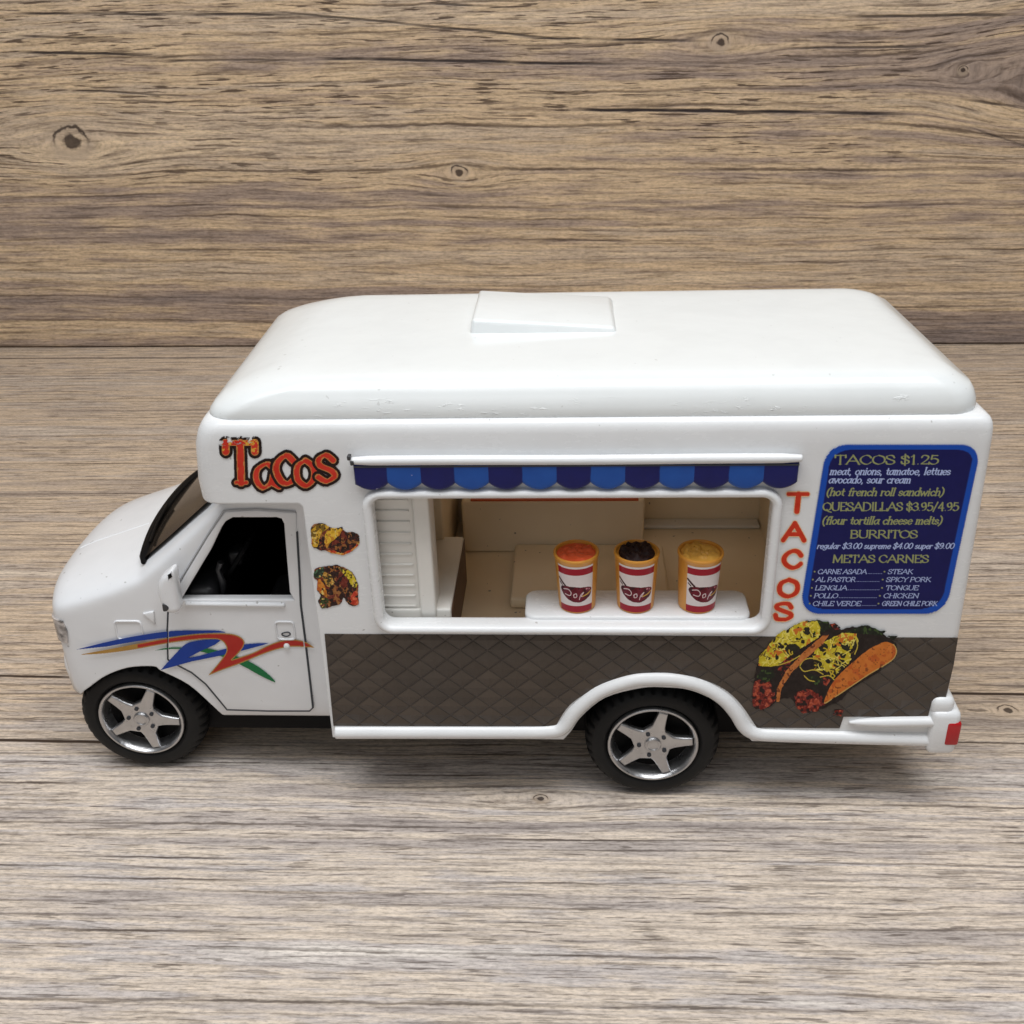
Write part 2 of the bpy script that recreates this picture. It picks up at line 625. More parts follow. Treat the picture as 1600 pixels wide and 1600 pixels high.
def tube(pts, r, n=8):
    """round tube through 3D points"""
    rings = []
    P3 = [Vector(p) for p in pts]
    for i, p in enumerate(P3):
        t = (P3[min(i + 1, len(P3) - 1)] - P3[max(i - 1, 0)]).normalized()
        a = t.orthogonal().normalized() if abs(t.y) > 0.9 else t.cross(Vector((0, 1, 0))).normalized()
        b_ = t.cross(a).normalized()
        rr = r[i] if isinstance(r, (list, tuple)) else r
        rings.append([tuple(p + a * (rr * math.cos(2 * math.pi * k / n)) + b_ * (rr * math.sin(2 * math.pi * k / n))) for k in range(n)])
    return loft(rings)


# ------------------------------------------------------------------ printing helpers (flat prints become finely coloured sheets)
rng = np.random.default_rng(7)


class Sheet:
    """a print painted in a pixel frame (x0,y0,x1,y1) at k cells per pixel"""

    def __init__(s, x0, y0, x1, y1, k=2.0):
        s.x0, s.y0, s.k = x0, y0, k
        s.w, s.h = int((x1 - x0) * k), int((y1 - y0) * k)
        s.X, s.Y = np.meshgrid(x0 + (np.arange(s.w) + .5) / k, y0 + (np.arange(s.h) + .5) / k)
        s.rgb = np.zeros((s.h, s.w, 3))
        s.a = np.zeros((s.h, s.w))

    def noise(s, scale, seed, octaves=3, sx=1.0):
        r = np.random.default_rng(seed)
        out = np.zeros((s.h, s.w))
        amp = 1.0
        tot = 0
        for o in range(octaves):
            g = r.random((64, 64))
            fx = (s.X - s.x0) / (scale * sx) % 63
            fy = (s.Y - s.y0) / scale % 63
            ix, iy = fx.astype(int), fy.astype(int)
            tx, ty = fx - ix, fy - iy
            tx, ty = tx * tx * (3 - 2 * tx), ty * ty * (3 - 2 * ty)
            i2, j2 = (ix + 1) % 64, (iy + 1) % 64
            out += amp * ((g[iy, ix] * (1 - tx) + g[iy, i2] * tx) * (1 - ty) + (g[j2, ix] * (1 - tx) + g[j2, i2] * tx) * ty)
            tot += amp
            amp *= 0.55
            scale /= 2
        return out / tot

    def poly(s, pts, warp=0.0, seed=1):
        X, Y = s.X, s.Y
        if warp:
            X = X + (s.noise(7, seed) - .5) * 2 * warp
            Y = Y + (s.noise(7, seed + 50) - .5) * 2 * warp
        ins = np.zeros(X.shape, bool)
        n = len(pts)
        for i in range(n):
            (ax, ay), (bx, by) = pts[i], pts[(i + 1) % n]
            if ay == by:
                continue
            c = ((ay > Y) != (by > Y)) & (X < (bx - ax) * (Y - ay) / (by - ay) + ax)
            ins ^= c
        return ins

    def dist(s, segs):
        """min over (p, q, halfwidth) of distance - halfwidth"""
        D = np.full((s.h, s.w), 99.0)
        for (ax, ay), (bx, by), hw in segs:
            pad = hw + 8
            i0 = max(0, int((min(ax, bx) - pad - s.x0) * s.k)); i1 = min(s.w, int((max(ax, bx) + pad - s.x0) * s.k) + 1)
            j0 = max(0, int((min(ay, by) - pad - s.y0) * s.k)); j1 = min(s.h, int((max(ay, by) + pad - s.y0) * s.k) + 1)
            if i1 <= i0 or j1 <= j0:
                continue
            X, Y = s.X[j0:j1, i0:i1], s.Y[j0:j1, i0:i1]
            dx, dy = bx - ax, by - ay
            L = dx * dx + dy * dy
            t = np.clip(((X - ax) * dx + (Y - ay) * dy) / L, 0, 1) if L > 0 else 0
            d = np.hypot(X - ax - t * dx, Y - ay - t * dy) - hw
            D[j0:j1, i0:i1] = np.minimum(D[j0:j1, i0:i1], d)
        return D

    def paint(s, mask, color, alpha=True):
        """mask bool or 0..1; color sRGB 0-255 tuple or an array"""
        mk = mask.astype(float)
        c = np.array(color, float)
        s.rgb = s.rgb * (1 - mk[..., None]) + (c if c.ndim == 3 else c[None, None, :]) * mk[..., None]
        if alpha:
            s.a = np.maximum(s.a, mk)

    def build(s, name, mat, parent, mapper):
        """mapper(px, py) arrays -> (n,3) world points"""
        gx = s.x0 + np.arange(s.w + 1) / s.k
        gy = s.y0 + np.arange(s.h + 1) / s.k
        GX, GY = np.meshgrid(gx, gy)
        keep = s.a > 0.5
        jj, ii = np.nonzero(keep)
        W = s.w + 1
        q = np.stack([jj * W + ii, (jj + 1) * W + ii, (jj + 1) * W + ii + 1, jj * W + ii + 1], 1)
        used, inv = np.unique(q.ravel(), return_inverse=True)
        pts = mapper(GX.ravel()[used], GY.ravel()[used])
        me = bpy.data.meshes.new('print')
        me.vertices.add(len(used))
        me.vertices.foreach_set('co', pts.astype(np.float32).ravel())
        nq = len(q)
        me.loops.add(nq * 4)
        me.loops.foreach_set('vertex_index', inv.astype(np.int32).ravel())
        me.polygons.add(nq)
        me.polygons.foreach_set('loop_start', np.arange(0, nq * 4, 4, dtype=np.int32))
        me.update(calc_edges=True)
        c = np.clip(s.rgb[jj, ii] / 255.0, 0, 1)
        lc = np.where(c <= 0.04045, c / 12.92, ((c + 0.055) / 1.055) ** 2.4)
        at = me.attributes.new('print', 'FLOAT_COLOR', 'CORNER')
        cc = np.concatenate([np.repeat(lc, 4, axis=0), np.ones((nq * 4, 1))], 1).astype(np.float32)
        at.data.foreach_set('color', cc.ravel())
        return link(name, me, mat, parent)


def on_plane(Y):
    def f(px, py):
        d = np.stack([(px - 800) / F, (py - 800) / F, np.ones_like(px)], 1) @ R.T
        t = (Y - CAM[1]) / d[:, 1]
        return CAM[None, :] + d * t[:, None]
    return f


GLY = {
 'A': (.9, "0.02,0 .45,1 .88,0;.18,.35 .72,.35"), 'B': (.74, ".12,0 .12,1;~.12,1 .45,1 .6,.78 .45,.54 .12,.54;~.12,.54 .5,.54 .68,.27 .5,0 .12,0"),
 'C': (.84, "~.76,.74 .62,.95 .4,1 .15,.8 .05,.5 .15,.2 .4,0 .62,.05 .78,.24"), 'D': (.9, ".12,0 .12,1;~.12,1 .45,1 .75,.8 .82,.5 .75,.2 .45,0 .12,0"),
 'E': (.74, ".64,.8 .64,1 .12,1 .12,0 .66,0 .66,.2;.12,.52 .5,.52"), 'G': (.86, "~.76,.74 .62,.95 .4,1 .15,.8 .05,.5 .15,.2 .4,0 .62,.05 .77,.15;.77,.08 .77,.42 .52,.42"),
 'H': (.87, ".12,0 .12,1;.75,0 .75,1;.12,.52 .75,.52"), 'I': (.32, ".16,0 .16,1"), 'K': (.82, ".12,0 .12,1;.7,1 .14,.45;.3,.58 .77,0"),
 'L': (.68, ".12,1 .12,0 .62,0 .62,.22"), 'M': (1.02, ".1,0 .14,1 .5,.1 .87,1 .92,0"), 'N': (.9, ".12,0 .12,1 .76,0 .76,1"),
 'O': (.9, "~.45,1 .14,.82 .05,.5 .14,.18 .45,0 .76,.18 .85,.5 .76,.82 .45,1"), 'P': (.7, ".12,0 .12,1;~.12,1 .45,1 .64,.74 .45,.46 .12,.46"),
 'Q': (.9, "~.45,1 .14,.82 .05,.5 .14,.18 .45,0 .76,.18 .85,.5 .76,.82 .45,1;.45,.12 .6,-.1 .9,-.2"), 'R': (.8, ".12,0 .12,1;~.12,1 .45,1 .62,.76 .45,.5 .12,.5;.35,.5 .77,0"),
 'S': (.68, "~.58,.76 .48,.96 .3,1 .1,.9 .08,.72 .3,.54 .55,.38 .6,.2 .45,.02 .25,0 .1,.06 .05,.26"), 'T': (.8, ".05,.78 .05,1 .75,1 .75,.78;.4,1 .4,0"),
 'U': (.86, "~.1,1 .1,.35 .2,.08 .42,0 .66,.08 .75,.35 .75,1"), 'V': (.84, ".02,1 .42,0 .82,1"), 'Y': (.8, ".02,1 .4,.5 .4,0;.4,.5 .78,1"),
 '0': (.6, "~.3,1 .1,.8 .06,.5 .1,.2 .3,0 .5,.2 .54,.5 .5,.8 .3,1"), '1': (.45, ".08,.82 .26,1 .26,0"), '2': (.62, "~.08,.76 .18,.97 .35,1 .52,.88 .52,.68 .38,.42 .06,.04;.06,.03 .58,.03 .6,.2"),
 '3': (.62, "~.08,.82 .3,1 .52,.86 .48,.62 .26,.53;~.26,.53 .55,.44 .56,.16 .3,0 .06,.12"), '4': (.64, ".45,0 .45,1 .05,.32 .62,.32"),
 '5': (.62, ".54,.98 .17,.98 .12,.58;~.12,.58 .35,.64 .55,.5 .56,.25 .4,.03 .2,0 .06,.1"), '9': (.62, "~.5,.7 .42,.94 .27,.98 .1,.84 .08,.64 .18,.47 .36,.47 .5,.65 .52,.4 .4,.12 .14,0"),
 '$': (.62, "~.54,.74 .44,.92 .3,.95 .1,.86 .08,.7 .3,.54 .52,.38 .56,.22 .42,.06 .25,.04 .1,.1 .06,.26;.3,1.1 .3,-.1"), '.': (.26, ".1,.02 .12,.02"), ',': (.26, ".12,.03 .08,-.14"),
 '/': (.5, ".02,-.1 .46,1.05"), '(': (.34, "~.3,1.08 .12,.8 .08,.4 .14,.05 .3,-.22"), ')': (.34, "~.04,1.08 .22,.8 .26,.4 .2,.05 .04,-.22"), ' ': (.34, ""), '*': (.5, ".2,.45 .22,.45"),
 'a': (.56, "~.44,.5 .3,.6 .1,.45 .07,.2 .2,0 .38,.12 .44,.35;.47,.6 .44,.1 .56,.02"), 'b': (.52, ".1,1 .1,.05;~.1,.4 .25,.6 .42,.52 .46,.3 .38,.05 .22,0 .1,.08"),
 'c': (.47, "~.42,.48 .28,.6 .1,.45 .07,.25 .18,.03 .32,0 .44,.12"), 'd': (.56, ".46,1 .46,0;~.46,.4 .34,.6 .14,.52 .07,.3 .14,.05 .32,0 .46,.18"),
 'e': (.5, "~.08,.3 .44,.36 .4,.54 .26,.6 .1,.45 .07,.25 .2,.02 .34,0 .46,.12"), 'f': (.38, "~.42,.92 .32,1 .2,.85 .18,0;.05,.58 .36,.58"),
 'g': (.54, "~.44,.45 .28,.6 .08,.45 .1,.18 .3,.1 .44,.3;~.46,.6 .45,0 .35,-.22 .15,-.25 .05,-.15"), 'h': (.54, ".1,1 .1,0;~.1,.4 .26,.6 .42,.5 .43,0"),
 'i': (.24, ".11,.6 .11,0;.11,.84 .11,.86"), 'l': (.24, ".11,1 .11,0"), 'm': (.78, ".1,.6 .1,0;~.1,.42 .22,.6 .34,.5 .35,0;~.35,.42 .5,.6 .64,.5 .65,0"),
 'n': (.54, ".1,.6 .1,0;~.1,.42 .26,.6 .42,.5 .43,0"), 'o': (.53, "~.27,.6 .1,.48 .06,.3 .1,.12 .27,0 .42,.12 .47,.3 .42,.48 .27,.6"),
 'p': (.53, ".1,.6 .1,-.3;~.1,.4 .25,.6 .42,.52 .46,.3 .38,.05 .22,0 .1,.1"), 'r': (.4, ".1,.6 .1,0;~.1,.42 .22,.58 .38,.56"),
 's': (.43, "~.36,.48 .22,.6 .08,.5 .1,.36 .32,.24 .38,.12 .22,0 .05,.1"), 't': (.36, ".17,.85 .17,.12 .32,.02;.03,.58 .34,.58"),
 'u': (.54, "~.1,.6 .1,.15 .22,0 .38,.1 .43,.3;.45,.6 .45,0"), 'v': (.48, ".03,.6 .24,0 .46,.6"), 'w': (.74, ".03,.6 .2,0 .36,.5 .52,0 .7,.6"),
}


def glyph(ch):
    w, s = GLY[ch]
    out = []
    for st in filter(None, s.split(';')):
        sm = st.startswith('~')
        pts = [tuple(map(float, q.split(','))) for q in st.strip('~').split()]
        out.append(catmull(pts, 4) if sm else pts)
    return w, out


def text(string, x, y, cap, width, slant=0.0, wmin=0.03, wmax=0.08, serif=0.11, rise=0.0):
    """segments of a line of lettering: x,y left end of the baseline, cap height and total width in pixels"""
    tot = sum(glyph(c)[0] for c in string)
    sx = width / tot / cap
    segs = []
    cx = 0.0
    tr = lambda px, py: (x + (px * sx + py * slant) * cap, y - (py + px * sx * rise) * cap)
    for c in string:
        w, st = glyph(c)
        for pts in st:
            for a, b in zip(pts, pts[1:]):
                dx, dy = (b[0] - a[0]) * sx, b[1] - a[1]
                L = math.hypot(dx, dy) or 1
                k = abs(dx * 0.30 - dy * 0.954) / L
                segs.append((tr(cx + a[0], a[1]), tr(cx + b[0], b[1]), (wmin + (wmax - wmin) * k) * cap))
            if serif and len(pts) > 1 and c not in ',./()$*':
                for e, f in ((pts[0], pts[1]), (pts[-1], pts[-2])):
                    steep = abs(e[1] - f[1]) > 1.2 * abs(e[0] - f[0])
                    if steep and min(abs(e[1]), abs(e[1] - 1), abs(e[1] - .6), abs(e[1] + .3)) < 0.02:
                        segs.append((tr(cx + e[0] - serif, e[1]), tr(cx + e[0] + serif, e[1]), wmin * cap))
        cx += w
    return segs


# ------------------------------------------------------------------ things
def tag(o, label=None, cat=None, group=None, kind=None):
    for k, v in (('label', label), ('category', cat), ('group', group), ('kind', kind)):
        if v:
            o[k] = v
    return o


# --- setting: floor and wooden wall
fl_cr = [(-40, 60, G(0, 1056)[1] + (G(0, 1056)[0] + 40) * 0.0195, -0.0195, 0.05, 1.0), (-40, G(340, 1157)[0], G(0, 1158)[1] + .6, -0.015, 0.055, 1.0), (-40, G(380, 566)[0], G(0, 562)[1] + .7, -0.02, 0.09, 0.7)]
floor_mat = wood('weathered_plank_floor', 1, dict(
    tints=[(0.6, 2.7, (0.90, 0.82, 0.71, 1), 0.9)], seed=4.0, warp=0.45, wob=0.05, g=1.0, tf=0.55, lw=0.15, lines=4.3, line_a=0.95, line_c=lin(86, 74, 66), pore=0.60, pore_a=0.65,
    crack_c=lin(62, 48, 38), crack_wav=0.10, rough=0.48, bump=0.30,
    knots=[G(1575, 1110) + (1.4, 0.35, 0.8, 0.16), G(845, 1248) + (1.3, 0.30, 0.8, 0.10), (-1.0, 9.0, 2.5, 0.5, 0.6, 0.0)],
    ramp=[(0.37, lin(146, 136, 131)), (0.44, lin(184, 173, 165)), (0.50, lin(210, 195, 178)), (0.545, lin(186, 177, 172)), (0.62, lin(222, 213, 203))],
    cracks=fl_cr))
v, f = box(-60, 75, -40, 26, -0.6, 0)
floor = part('floor', v, f, floor_mat)
tag(floor, kind='structure')

YW = 20.24


def wallpt(px, py):
    X, Z = P(px, py, YW)
    return X - 5.55, Z


k1, k2, k3, k4 = wallpt(105, 225), wallpt(717, 270), wallpt(1125, 65), wallpt(1500, 108)
crs = []
for (x0, x1, y0, y1, w, al) in ((0, 470, 22, 24, .03, .9), (420, 900, 18, 62, .028, .8), (0, 230, 83, 87, .035, .95), (235, 480, 96, 95, .028, .7),
                                (480, 960, 92, 99, .035, .95), (880, 1420, 170, 176, .04, 1.0), (90, 290, 142, 152, .025, .7), (0, 150, 57, 62, .03, .8),
                                (800, 1100, 57, 64, .03, .85), (1210, 1480, 76, 70, .03, .8), (1300, 1590, 26, 20, .035, .85), (350, 530, 134, 128, .022, .6),
                                (640, 800, 4, 12, .025, .8), (1500, 1600, 192, 225, .025, .7), (1480, 1600, 150, 165, .03, .8), (0, 1600, 541, 537, .05, .0)):
    (ax, az), (bx, bz) = wallpt(x0, y0), wallpt(x1, y1)
    crs.append((ax, bx + 0.6, az, (bz - az) / (bx - ax), w, al))
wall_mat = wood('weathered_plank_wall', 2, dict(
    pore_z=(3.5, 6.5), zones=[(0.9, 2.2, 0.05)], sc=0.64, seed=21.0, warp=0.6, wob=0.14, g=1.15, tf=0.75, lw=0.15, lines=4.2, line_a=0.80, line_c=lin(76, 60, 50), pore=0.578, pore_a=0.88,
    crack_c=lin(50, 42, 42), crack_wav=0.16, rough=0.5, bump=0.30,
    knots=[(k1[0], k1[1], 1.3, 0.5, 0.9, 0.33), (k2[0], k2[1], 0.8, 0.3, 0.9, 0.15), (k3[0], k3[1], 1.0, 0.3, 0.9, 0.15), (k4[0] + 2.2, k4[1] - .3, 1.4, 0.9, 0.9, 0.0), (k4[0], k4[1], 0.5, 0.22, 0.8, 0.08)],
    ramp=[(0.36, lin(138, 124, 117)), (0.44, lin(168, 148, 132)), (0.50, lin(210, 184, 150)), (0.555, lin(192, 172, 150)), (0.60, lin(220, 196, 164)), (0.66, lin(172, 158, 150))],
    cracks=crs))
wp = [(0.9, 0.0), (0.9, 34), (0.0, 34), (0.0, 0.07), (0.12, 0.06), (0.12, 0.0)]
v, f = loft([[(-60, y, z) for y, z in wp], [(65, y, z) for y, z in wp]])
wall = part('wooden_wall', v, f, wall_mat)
wall.location = (5.55, YW, 0.0)
wall.rotation_euler = (0, 0, math.radians(-1.33))
tag(wall, 'weathered brown wooden backdrop board with knots standing upright behind the toy truck', 'wooden wall')

# --- the toy truck
W = 4.4
truck = bpy.data.objects.new('toy_food_truck', None)
col.objects.link(truck)
truck.location = (6.3, 2.2, 0.0)
tag(truck, 'white toy taco truck with a blue striped awning, parked on the wooden planks', 'toy truck')
PARTS_OFF = Vector((-6.3, -2.2, 0.0))


def tp(name, me_or_vf, mat, parent=None, deg=35):
    """a part of the truck, given in scene centimetres"""
    if isinstance(me_or_vf, tuple):
        o = part(name, me_or_vf[0], me_or_vf[1], mat, None, deg)
    else:
        o = link(name, me_or_vf, mat, None)
    if parent is None:
        o.parent = truck
        o.location = PARTS_OFF
    else:
        o.parent = parent
    return o


# box body -------------------------------------------------------------
zs = [(1.18, 2.66, 12.60), (1.24, 2.64, 12.64), (2.9, 2.62, 12.62), (4.6, 2.60, 12.585), (5.3, 2.57, 12.57), (5.8, 2.62, 12.56), (5.98, 2.68, 12.55)]
def bodyskew(x, y):
    return x - .26 * max(0.0, min(1.0, (x - 8.0) / 4.0)) * (y / W)


def bodyplan(x0, x1, ins):
    a = rrect(x0, x1, ins, W - ins, 0.30, 8)
    b = rrect(x0, x1, ins, W - ins, 0.13, 8)
    return [(bodyskew(x, y), y) for x, y in b[:18] + a[18:]]


rings = [[(x, y, z) for x, y in bodyplan(x0, x1, 0)] for z, x0, x1 in zs]
for ins, z in ((0.012, 6.06), (0.04, 6.115), (0.085, 6.145), (0.14, 6.155)):
    rings.append([(x, y, z) for x, y in bodyplan(2.71 + ins * 1.5, 12.545 - ins, ins)])
body0 = raw(*loft(rings))
body0.materials.append(M['white'])
r_ = 0.16
cab_cut = [(1.0, 5.02 + r_)] + [(2.53 + 0.0, 5.02 + r_)] + \
          [(2.53 + r_ - r_ * math.cos(a), 5.02 + r_ - r_ * math.sin(a)) for a in np.linspace(0, math.pi / 2, 7)[1:]] + \
          [(3.92, 5.02), (3.97, 4.97), (3.95, 0.5), (1.0, 0.5)]
win_hole = rrect(4.81, 10.02, 3.08, 5.20, 0.22, 6)
arch = [(870, 1166), (891, 1144), (909, 1119), (946, 1090), (1002, 1075), (1040, 1074), (1077, 1078), (1115, 1094), (1139, 1115), (1157, 1136), (1167, 1150), (1186, 1168)]
arch_w = [P(*q) for q in arch]
arch_cut = [(arch_w[0][0] - 0.02, 0.8)] + catmull(arch_w, 4) + [(arch_w[-1][0] + 0.02, 0.8)]
body = boolean(body0, [cutter(prism(cab_cut, -1, W + 1), M['white']),
                       cutter(box(4.35, 10.62, 0.13, 4.27, 2.42, 5.95), M['beige']),
                       cutter(prism(win_hole, -1, 0.4), M['white']),
                       cutter(prism(win_hole, 4.1, W + 1), M['white']),  # unseen far-side opening, added to let light into the serving room
                       cutter(prism(arch_cut, -1, 1.4), M['black'])])
smooth(body, 30)
body_o = link('box_body', body, None)
body_o.parent = truck
body_o.location = PARTS_OFF

# roof ------------------------------------------------------------------
rr = [(6.150, 2.80, 12.430, .105, .40), (6.20, 2.82, 12.430, .095, .40), (6.28, 2.88, 12.420, .105, .40), (6.37, 3.00, 12.390, .13, .40),
      (6.45, 3.17, 12.340, .165, .40), (6.52, 3.36, 12.21, .215, .40), (6.57, 3.53, 12.14, .27, .40), (6.60, 3.66, 12.07, .325, .40),
      (6.617, 3.79, 11.99, .39, .40), (6.627, 3.92, 11.89, .48, .40), (6.633, 4.1, 11.74, .62, .40), (6.638, 4.45, 11.45, .90, .40), (6.642, 5.0, 11.0, 1.3, .38),
      (6.645, 5.8, 10.3, 1.6, .2)]


def roofplan(x0, x1, y0, r, z):
    far = W - y0 - .20 * max(0.0, min(1.0, (z - 6.3) / .3))
    a = rrect(x0, x1, y0, far, r + .30 * max(0.0, min(1.0, (z - 6.2) / .38)), 12)
    b = rrect(x0, x1, y0, far, r, 12)
    return b[:26] + a[26:]


def rooft(x, y):
    """the rear edge runs slightly askew, the front corners are drawn in"""
    k = max(0.0, min(1.0, (x - 8.0) / 4.0))
    return x - .26 * k * (y / W)


rings = [[(rooft(x, y), y, z) for x, y in roofplan(x0, x1, y0, r, z)] for z, x0, x1, y0, r in rr]
roof = tp('roof', loft(rings), M['roofw'], None, 50)
# roof vent: a wedge, high at its front end
hx0, hx1, hy0, hy1 = 6.06, 8.02, 1.86, 3.30
vf_top = lambda x, zz: zz
hv = [(hx0, hy0, 6.60), (hx1 + .04, hy0 - .02, 6.60), (hx1 + .04, hy1, 6.60), (hx0, hy1, 6.60),
      (hx0 + .03, hy0 + .03, 6.84), (hx1, hy0 + .02, 6.715), (hx1 - .02, hy1 - .04, 6.715), (hx0 + .03, hy1 - .04, 6.84)]
hf = [(0, 1, 2, 3), (4, 5, 6, 7), (0, 1, 5, 4), (1, 2, 6, 5), (2, 3, 7, 6), (3, 0, 4, 7)]
bm = bmesh.new()
bv = [bm.verts.new(p) for p in hv]
for q in hf:
    bm.faces.new([bv[i] for i in q])
bmesh.ops.recalc_face_normals(bm, faces=bm.faces)
bmesh.ops.bevel(bm, geom=[e for e in bm.edges if max(v_.co.z for v_ in e.verts) > 6.63], offset=0.05, segments=4, profile=0.5, affect='EDGES')
me = bpy.data.meshes.new('shape')
bm.to_mesh(me)
bm.free()
smooth(me, 50)
tp('roof_vent', me, M['roofw'], roof)

# window frame -----------------------------------------------------------
wf = rrect(4.56, 9.83, 3.04, 5.24, 0.26, 10)
path = rrect(4.815, 10.02, 3.105, 5.175, 0.20, 10)
prof = [(-.062, .16), (-.062, -.05), (-.045, -.085), (-.015, -.105), (.015, -.105), (.045, -.085), (.062, -.05), (.062, .0)]
prof = [(u, w) for u, w in prof] + [(.062, .16)]
tp('window_frame', sweep(path, prof, closed=True), M['white'], None, 50)
tp('window_frame', sweep(path, [(u, W - w) for u, w in prof], closed=True), M['white'], None, 50)  # frame around the added, unseen far-side opening

# awning -------------------------------------------------------------------
AW0, NAW = 4.70, 13
AWD = (10.225 - AW0) / NAW
aw = tp('awning', tube([(AW0 - .03 + (10.25 - AW0 + .03) * t, -.085, 5.665 + .004 * math.sin(9 * t)) for t in np.linspace(0, 1, 24)], [.045, .062] + [.064] * 20 + [.062, .045], 12), M['white'], None, 60)
ol = [(AW0, 5.64), (AW0, 5.33)]
for i in range(NAW):
    for k in range(1, 13):
        t = k / 12
        ol.append((AW0 + (i + t) * AWD, 5.345 - 0.095 * math.sin(math.pi * t) ** 0.8))
ol.append((AW0 + NAW * AWD, 5.64))
ol = [p for i, p in enumerate(ol) if i == 0 or p != ol[i - 1]]
M['awning'] = mk_awning()
tp('valance', plate([ol[::-1]], -0.115, 0.13, 0.045, 4), M['awning'], aw)
for q in ((546, 714), (551, 722)):
    cx, cz = P(*q, -.1)
    tp('paint_chip', rbox(cx - .025, cx + .02, -.15, -.06, cz - .03, cz + .03, .012), M['darkgrey'], aw)
tp('trim_strip', box(AW0 + .02, 10.22, -.122, -.02, 5.585, 5.605), M['gap'], aw)

# lower quilted panel ------------------------------------------------------
px_outline = [(507, 991), (900, 993), (1300, 996), (1497, 997), (1490, 1040), (1477, 1094), (1456, 1095), (1450, 1120), (1318, 1120), (1312, 1138), (1183, 1137)]
outer_arch = [(1182, 1136), (1152, 1094), (1115, 1068), (1059, 1053), (1021, 1052), (965, 1062), (927, 1077), (890, 1102), (868, 1135)]
pl = [P(*q, -0.012) for q in px_outline] + [P(*q, -0.012) for q in catmull(outer_arch, 5)[1:]] + [P(521, 1134, -0.012)]
M['quilt'] = mk_quilt()
tp('lower_panel', plate([pl[::-1]], -0.012, 0.014, 0.0), M['quilt'])

# skirt and wheel arch trim ------------------------------------------------
cl = [(524, 1146), (600, 1146), (700, 1146), (800, 1146), (858, 1145), (880, 1138), (900, 1112), (936, 1083), (983, 1066), (1020, 1062), (1058, 1064), (1096, 1073),
      (1130, 1093), (1150, 1115), (1164, 1137), (1182, 1148), (1220, 1151), (1320, 1154), (1400, 1156), (1468, 1158)]
cp = [P(*q, -0.05) for q in cl]
tp('skirt_trim', sweep(catmull(cp, 5), [(-.105, .03), (-.10, -.05), (-.06, -.085), (0, -.095), (.05, -.075), (.085, -.03), (.10, .03)], y0=0.0), M['white'], None, 50)
# side moulding, bumper, tail lamp
a, b_ = P(1327, 1130, -.05), P(1472, 1128, -.05)
n_ = 12
tp('side_moulding', tube([(a[0] + (b_[0] - a[0]) * t, -.03, a[1] + (b_[1] - a[1]) * t) for t in np.linspace(0, 1, n_)],
                         [.02, .045, .06, .07, .078] + [.08] * (n_ - 5), 10), M['white'], None, 60)
bump = tp('rear_bumper', rbox(12.40, 12.80, -.13, W + .13, 1.06, 1.80, .09), M['white'])
tp('corner_cap', rbox(12.38, 12.70, -.08, .4, 1.70, 2.0, .10), M['white'], bump)
tp('tail_light', rbox(12.61, 12.81, -.145, .25, 1.24, 1.64, .04), M['red'], bump)

# chassis
tp('chassis', rbox(.6, 12.1, .85, 3.55, .62, 1.25, .05), M['black'])

# cab ------------------------------------------------------------------------
YS = 0.45


BX, BY = [.3, 1.25, 2.0, 2.9], [.36, .17, .07, 0]


def station(x, ys, zb, zsh, zt, rake=0.0):
    h = [(ys + .5, zb), (ys + .10, zb), (ys, zb + .1), (ys, zb + (zsh - zb) * .45), (ys, zsh - .18), (ys + .012, zsh - .05), (ys + .08, zsh + .02), (ys + .26, zsh + (zt - zsh) * .40), (ys + .8, zt - .02)]
    pts = h + [(W - y, z) for y, z in h[::-1]]
    bow = float(np.interp(x, BX, BY))
    return [(x - bow * (1 - ((y - W / 2) / (W / 2 - YS)) ** 2), y, z) for y, z in pts]


sts = [station(-.03, .72, 1.62, 2.92, 3.06), station(-.03, .60, 1.52, 3.00, 3.16), station(.06, .49, 1.44, 3.09, 3.25), station(.28, .455, 1.40, 3.17, 3.36), station(.77, .45, 1.3, 3.33, 3.53),
       station(1.25, .45, 1.10, 3.53, 3.70), station(1.36, .45, 1.10, 3.58, 3.74), station(1.44, .45, 1.10, 3.64, 3.80), station(1.82, .45, 1.10, 3.95, 4.13), station(2.42, .45, 1.10, 4.48, 4.66), station(2.78, .45, 1.10, 4.80, 4.96),
       station(2.98, .45, 1.10, 4.95, 5.06), station(4.05, .45, 1.10, 4.97, 5.08), station(4.15, .45, 1.10, 4.97, 5.08)]
cab0 = subsurf(raw(*loft(sts)), 2)
cab0.materials.clear()
cab0.materials.append(M['paint'])
fa = [(118, 1097), (128, 1084), (140, 1074), (165, 1056), (200, 1043), (240, 1041), (252, 1048), (295, 1070), (332, 1104), (347, 1122)]
fw_ = [P(*q, YS) for q in fa]
fcut = [(fw_[0][0] + .02, .6)] + catmull(fw_, 4) + [(fw_[-1][0] + .05, 1.0), (fw_[-1][0] + .05, .6)]
dwin = [(283, 937), (300, 908), (330, 858), (346, 824), (353, 814), (364, 808), (432, 808), (440, 810), (444, 818), (449, 880), (453, 925), (460, 937)]
dwin_w = [P(*q, YS) for q in dwin]
cab1 = boolean(cab0, [cutter(prism([(1.85, 1.6), (3.80, 1.6), (3.80, 4.70), (2.75, 4.70), (1.95, 3.85), (1.85, 3.6)], .58, W - .58), M['black']),
                      cutter(prism(dwin_w, -1, .6), M['paint']),
                      cutter(prism(fcut, -1, 1.5), M['black'])])
smooth(cab1, 32)
cab = link('cab', cab1, None)
cab.parent = truck
cab.location = PARTS_OFF

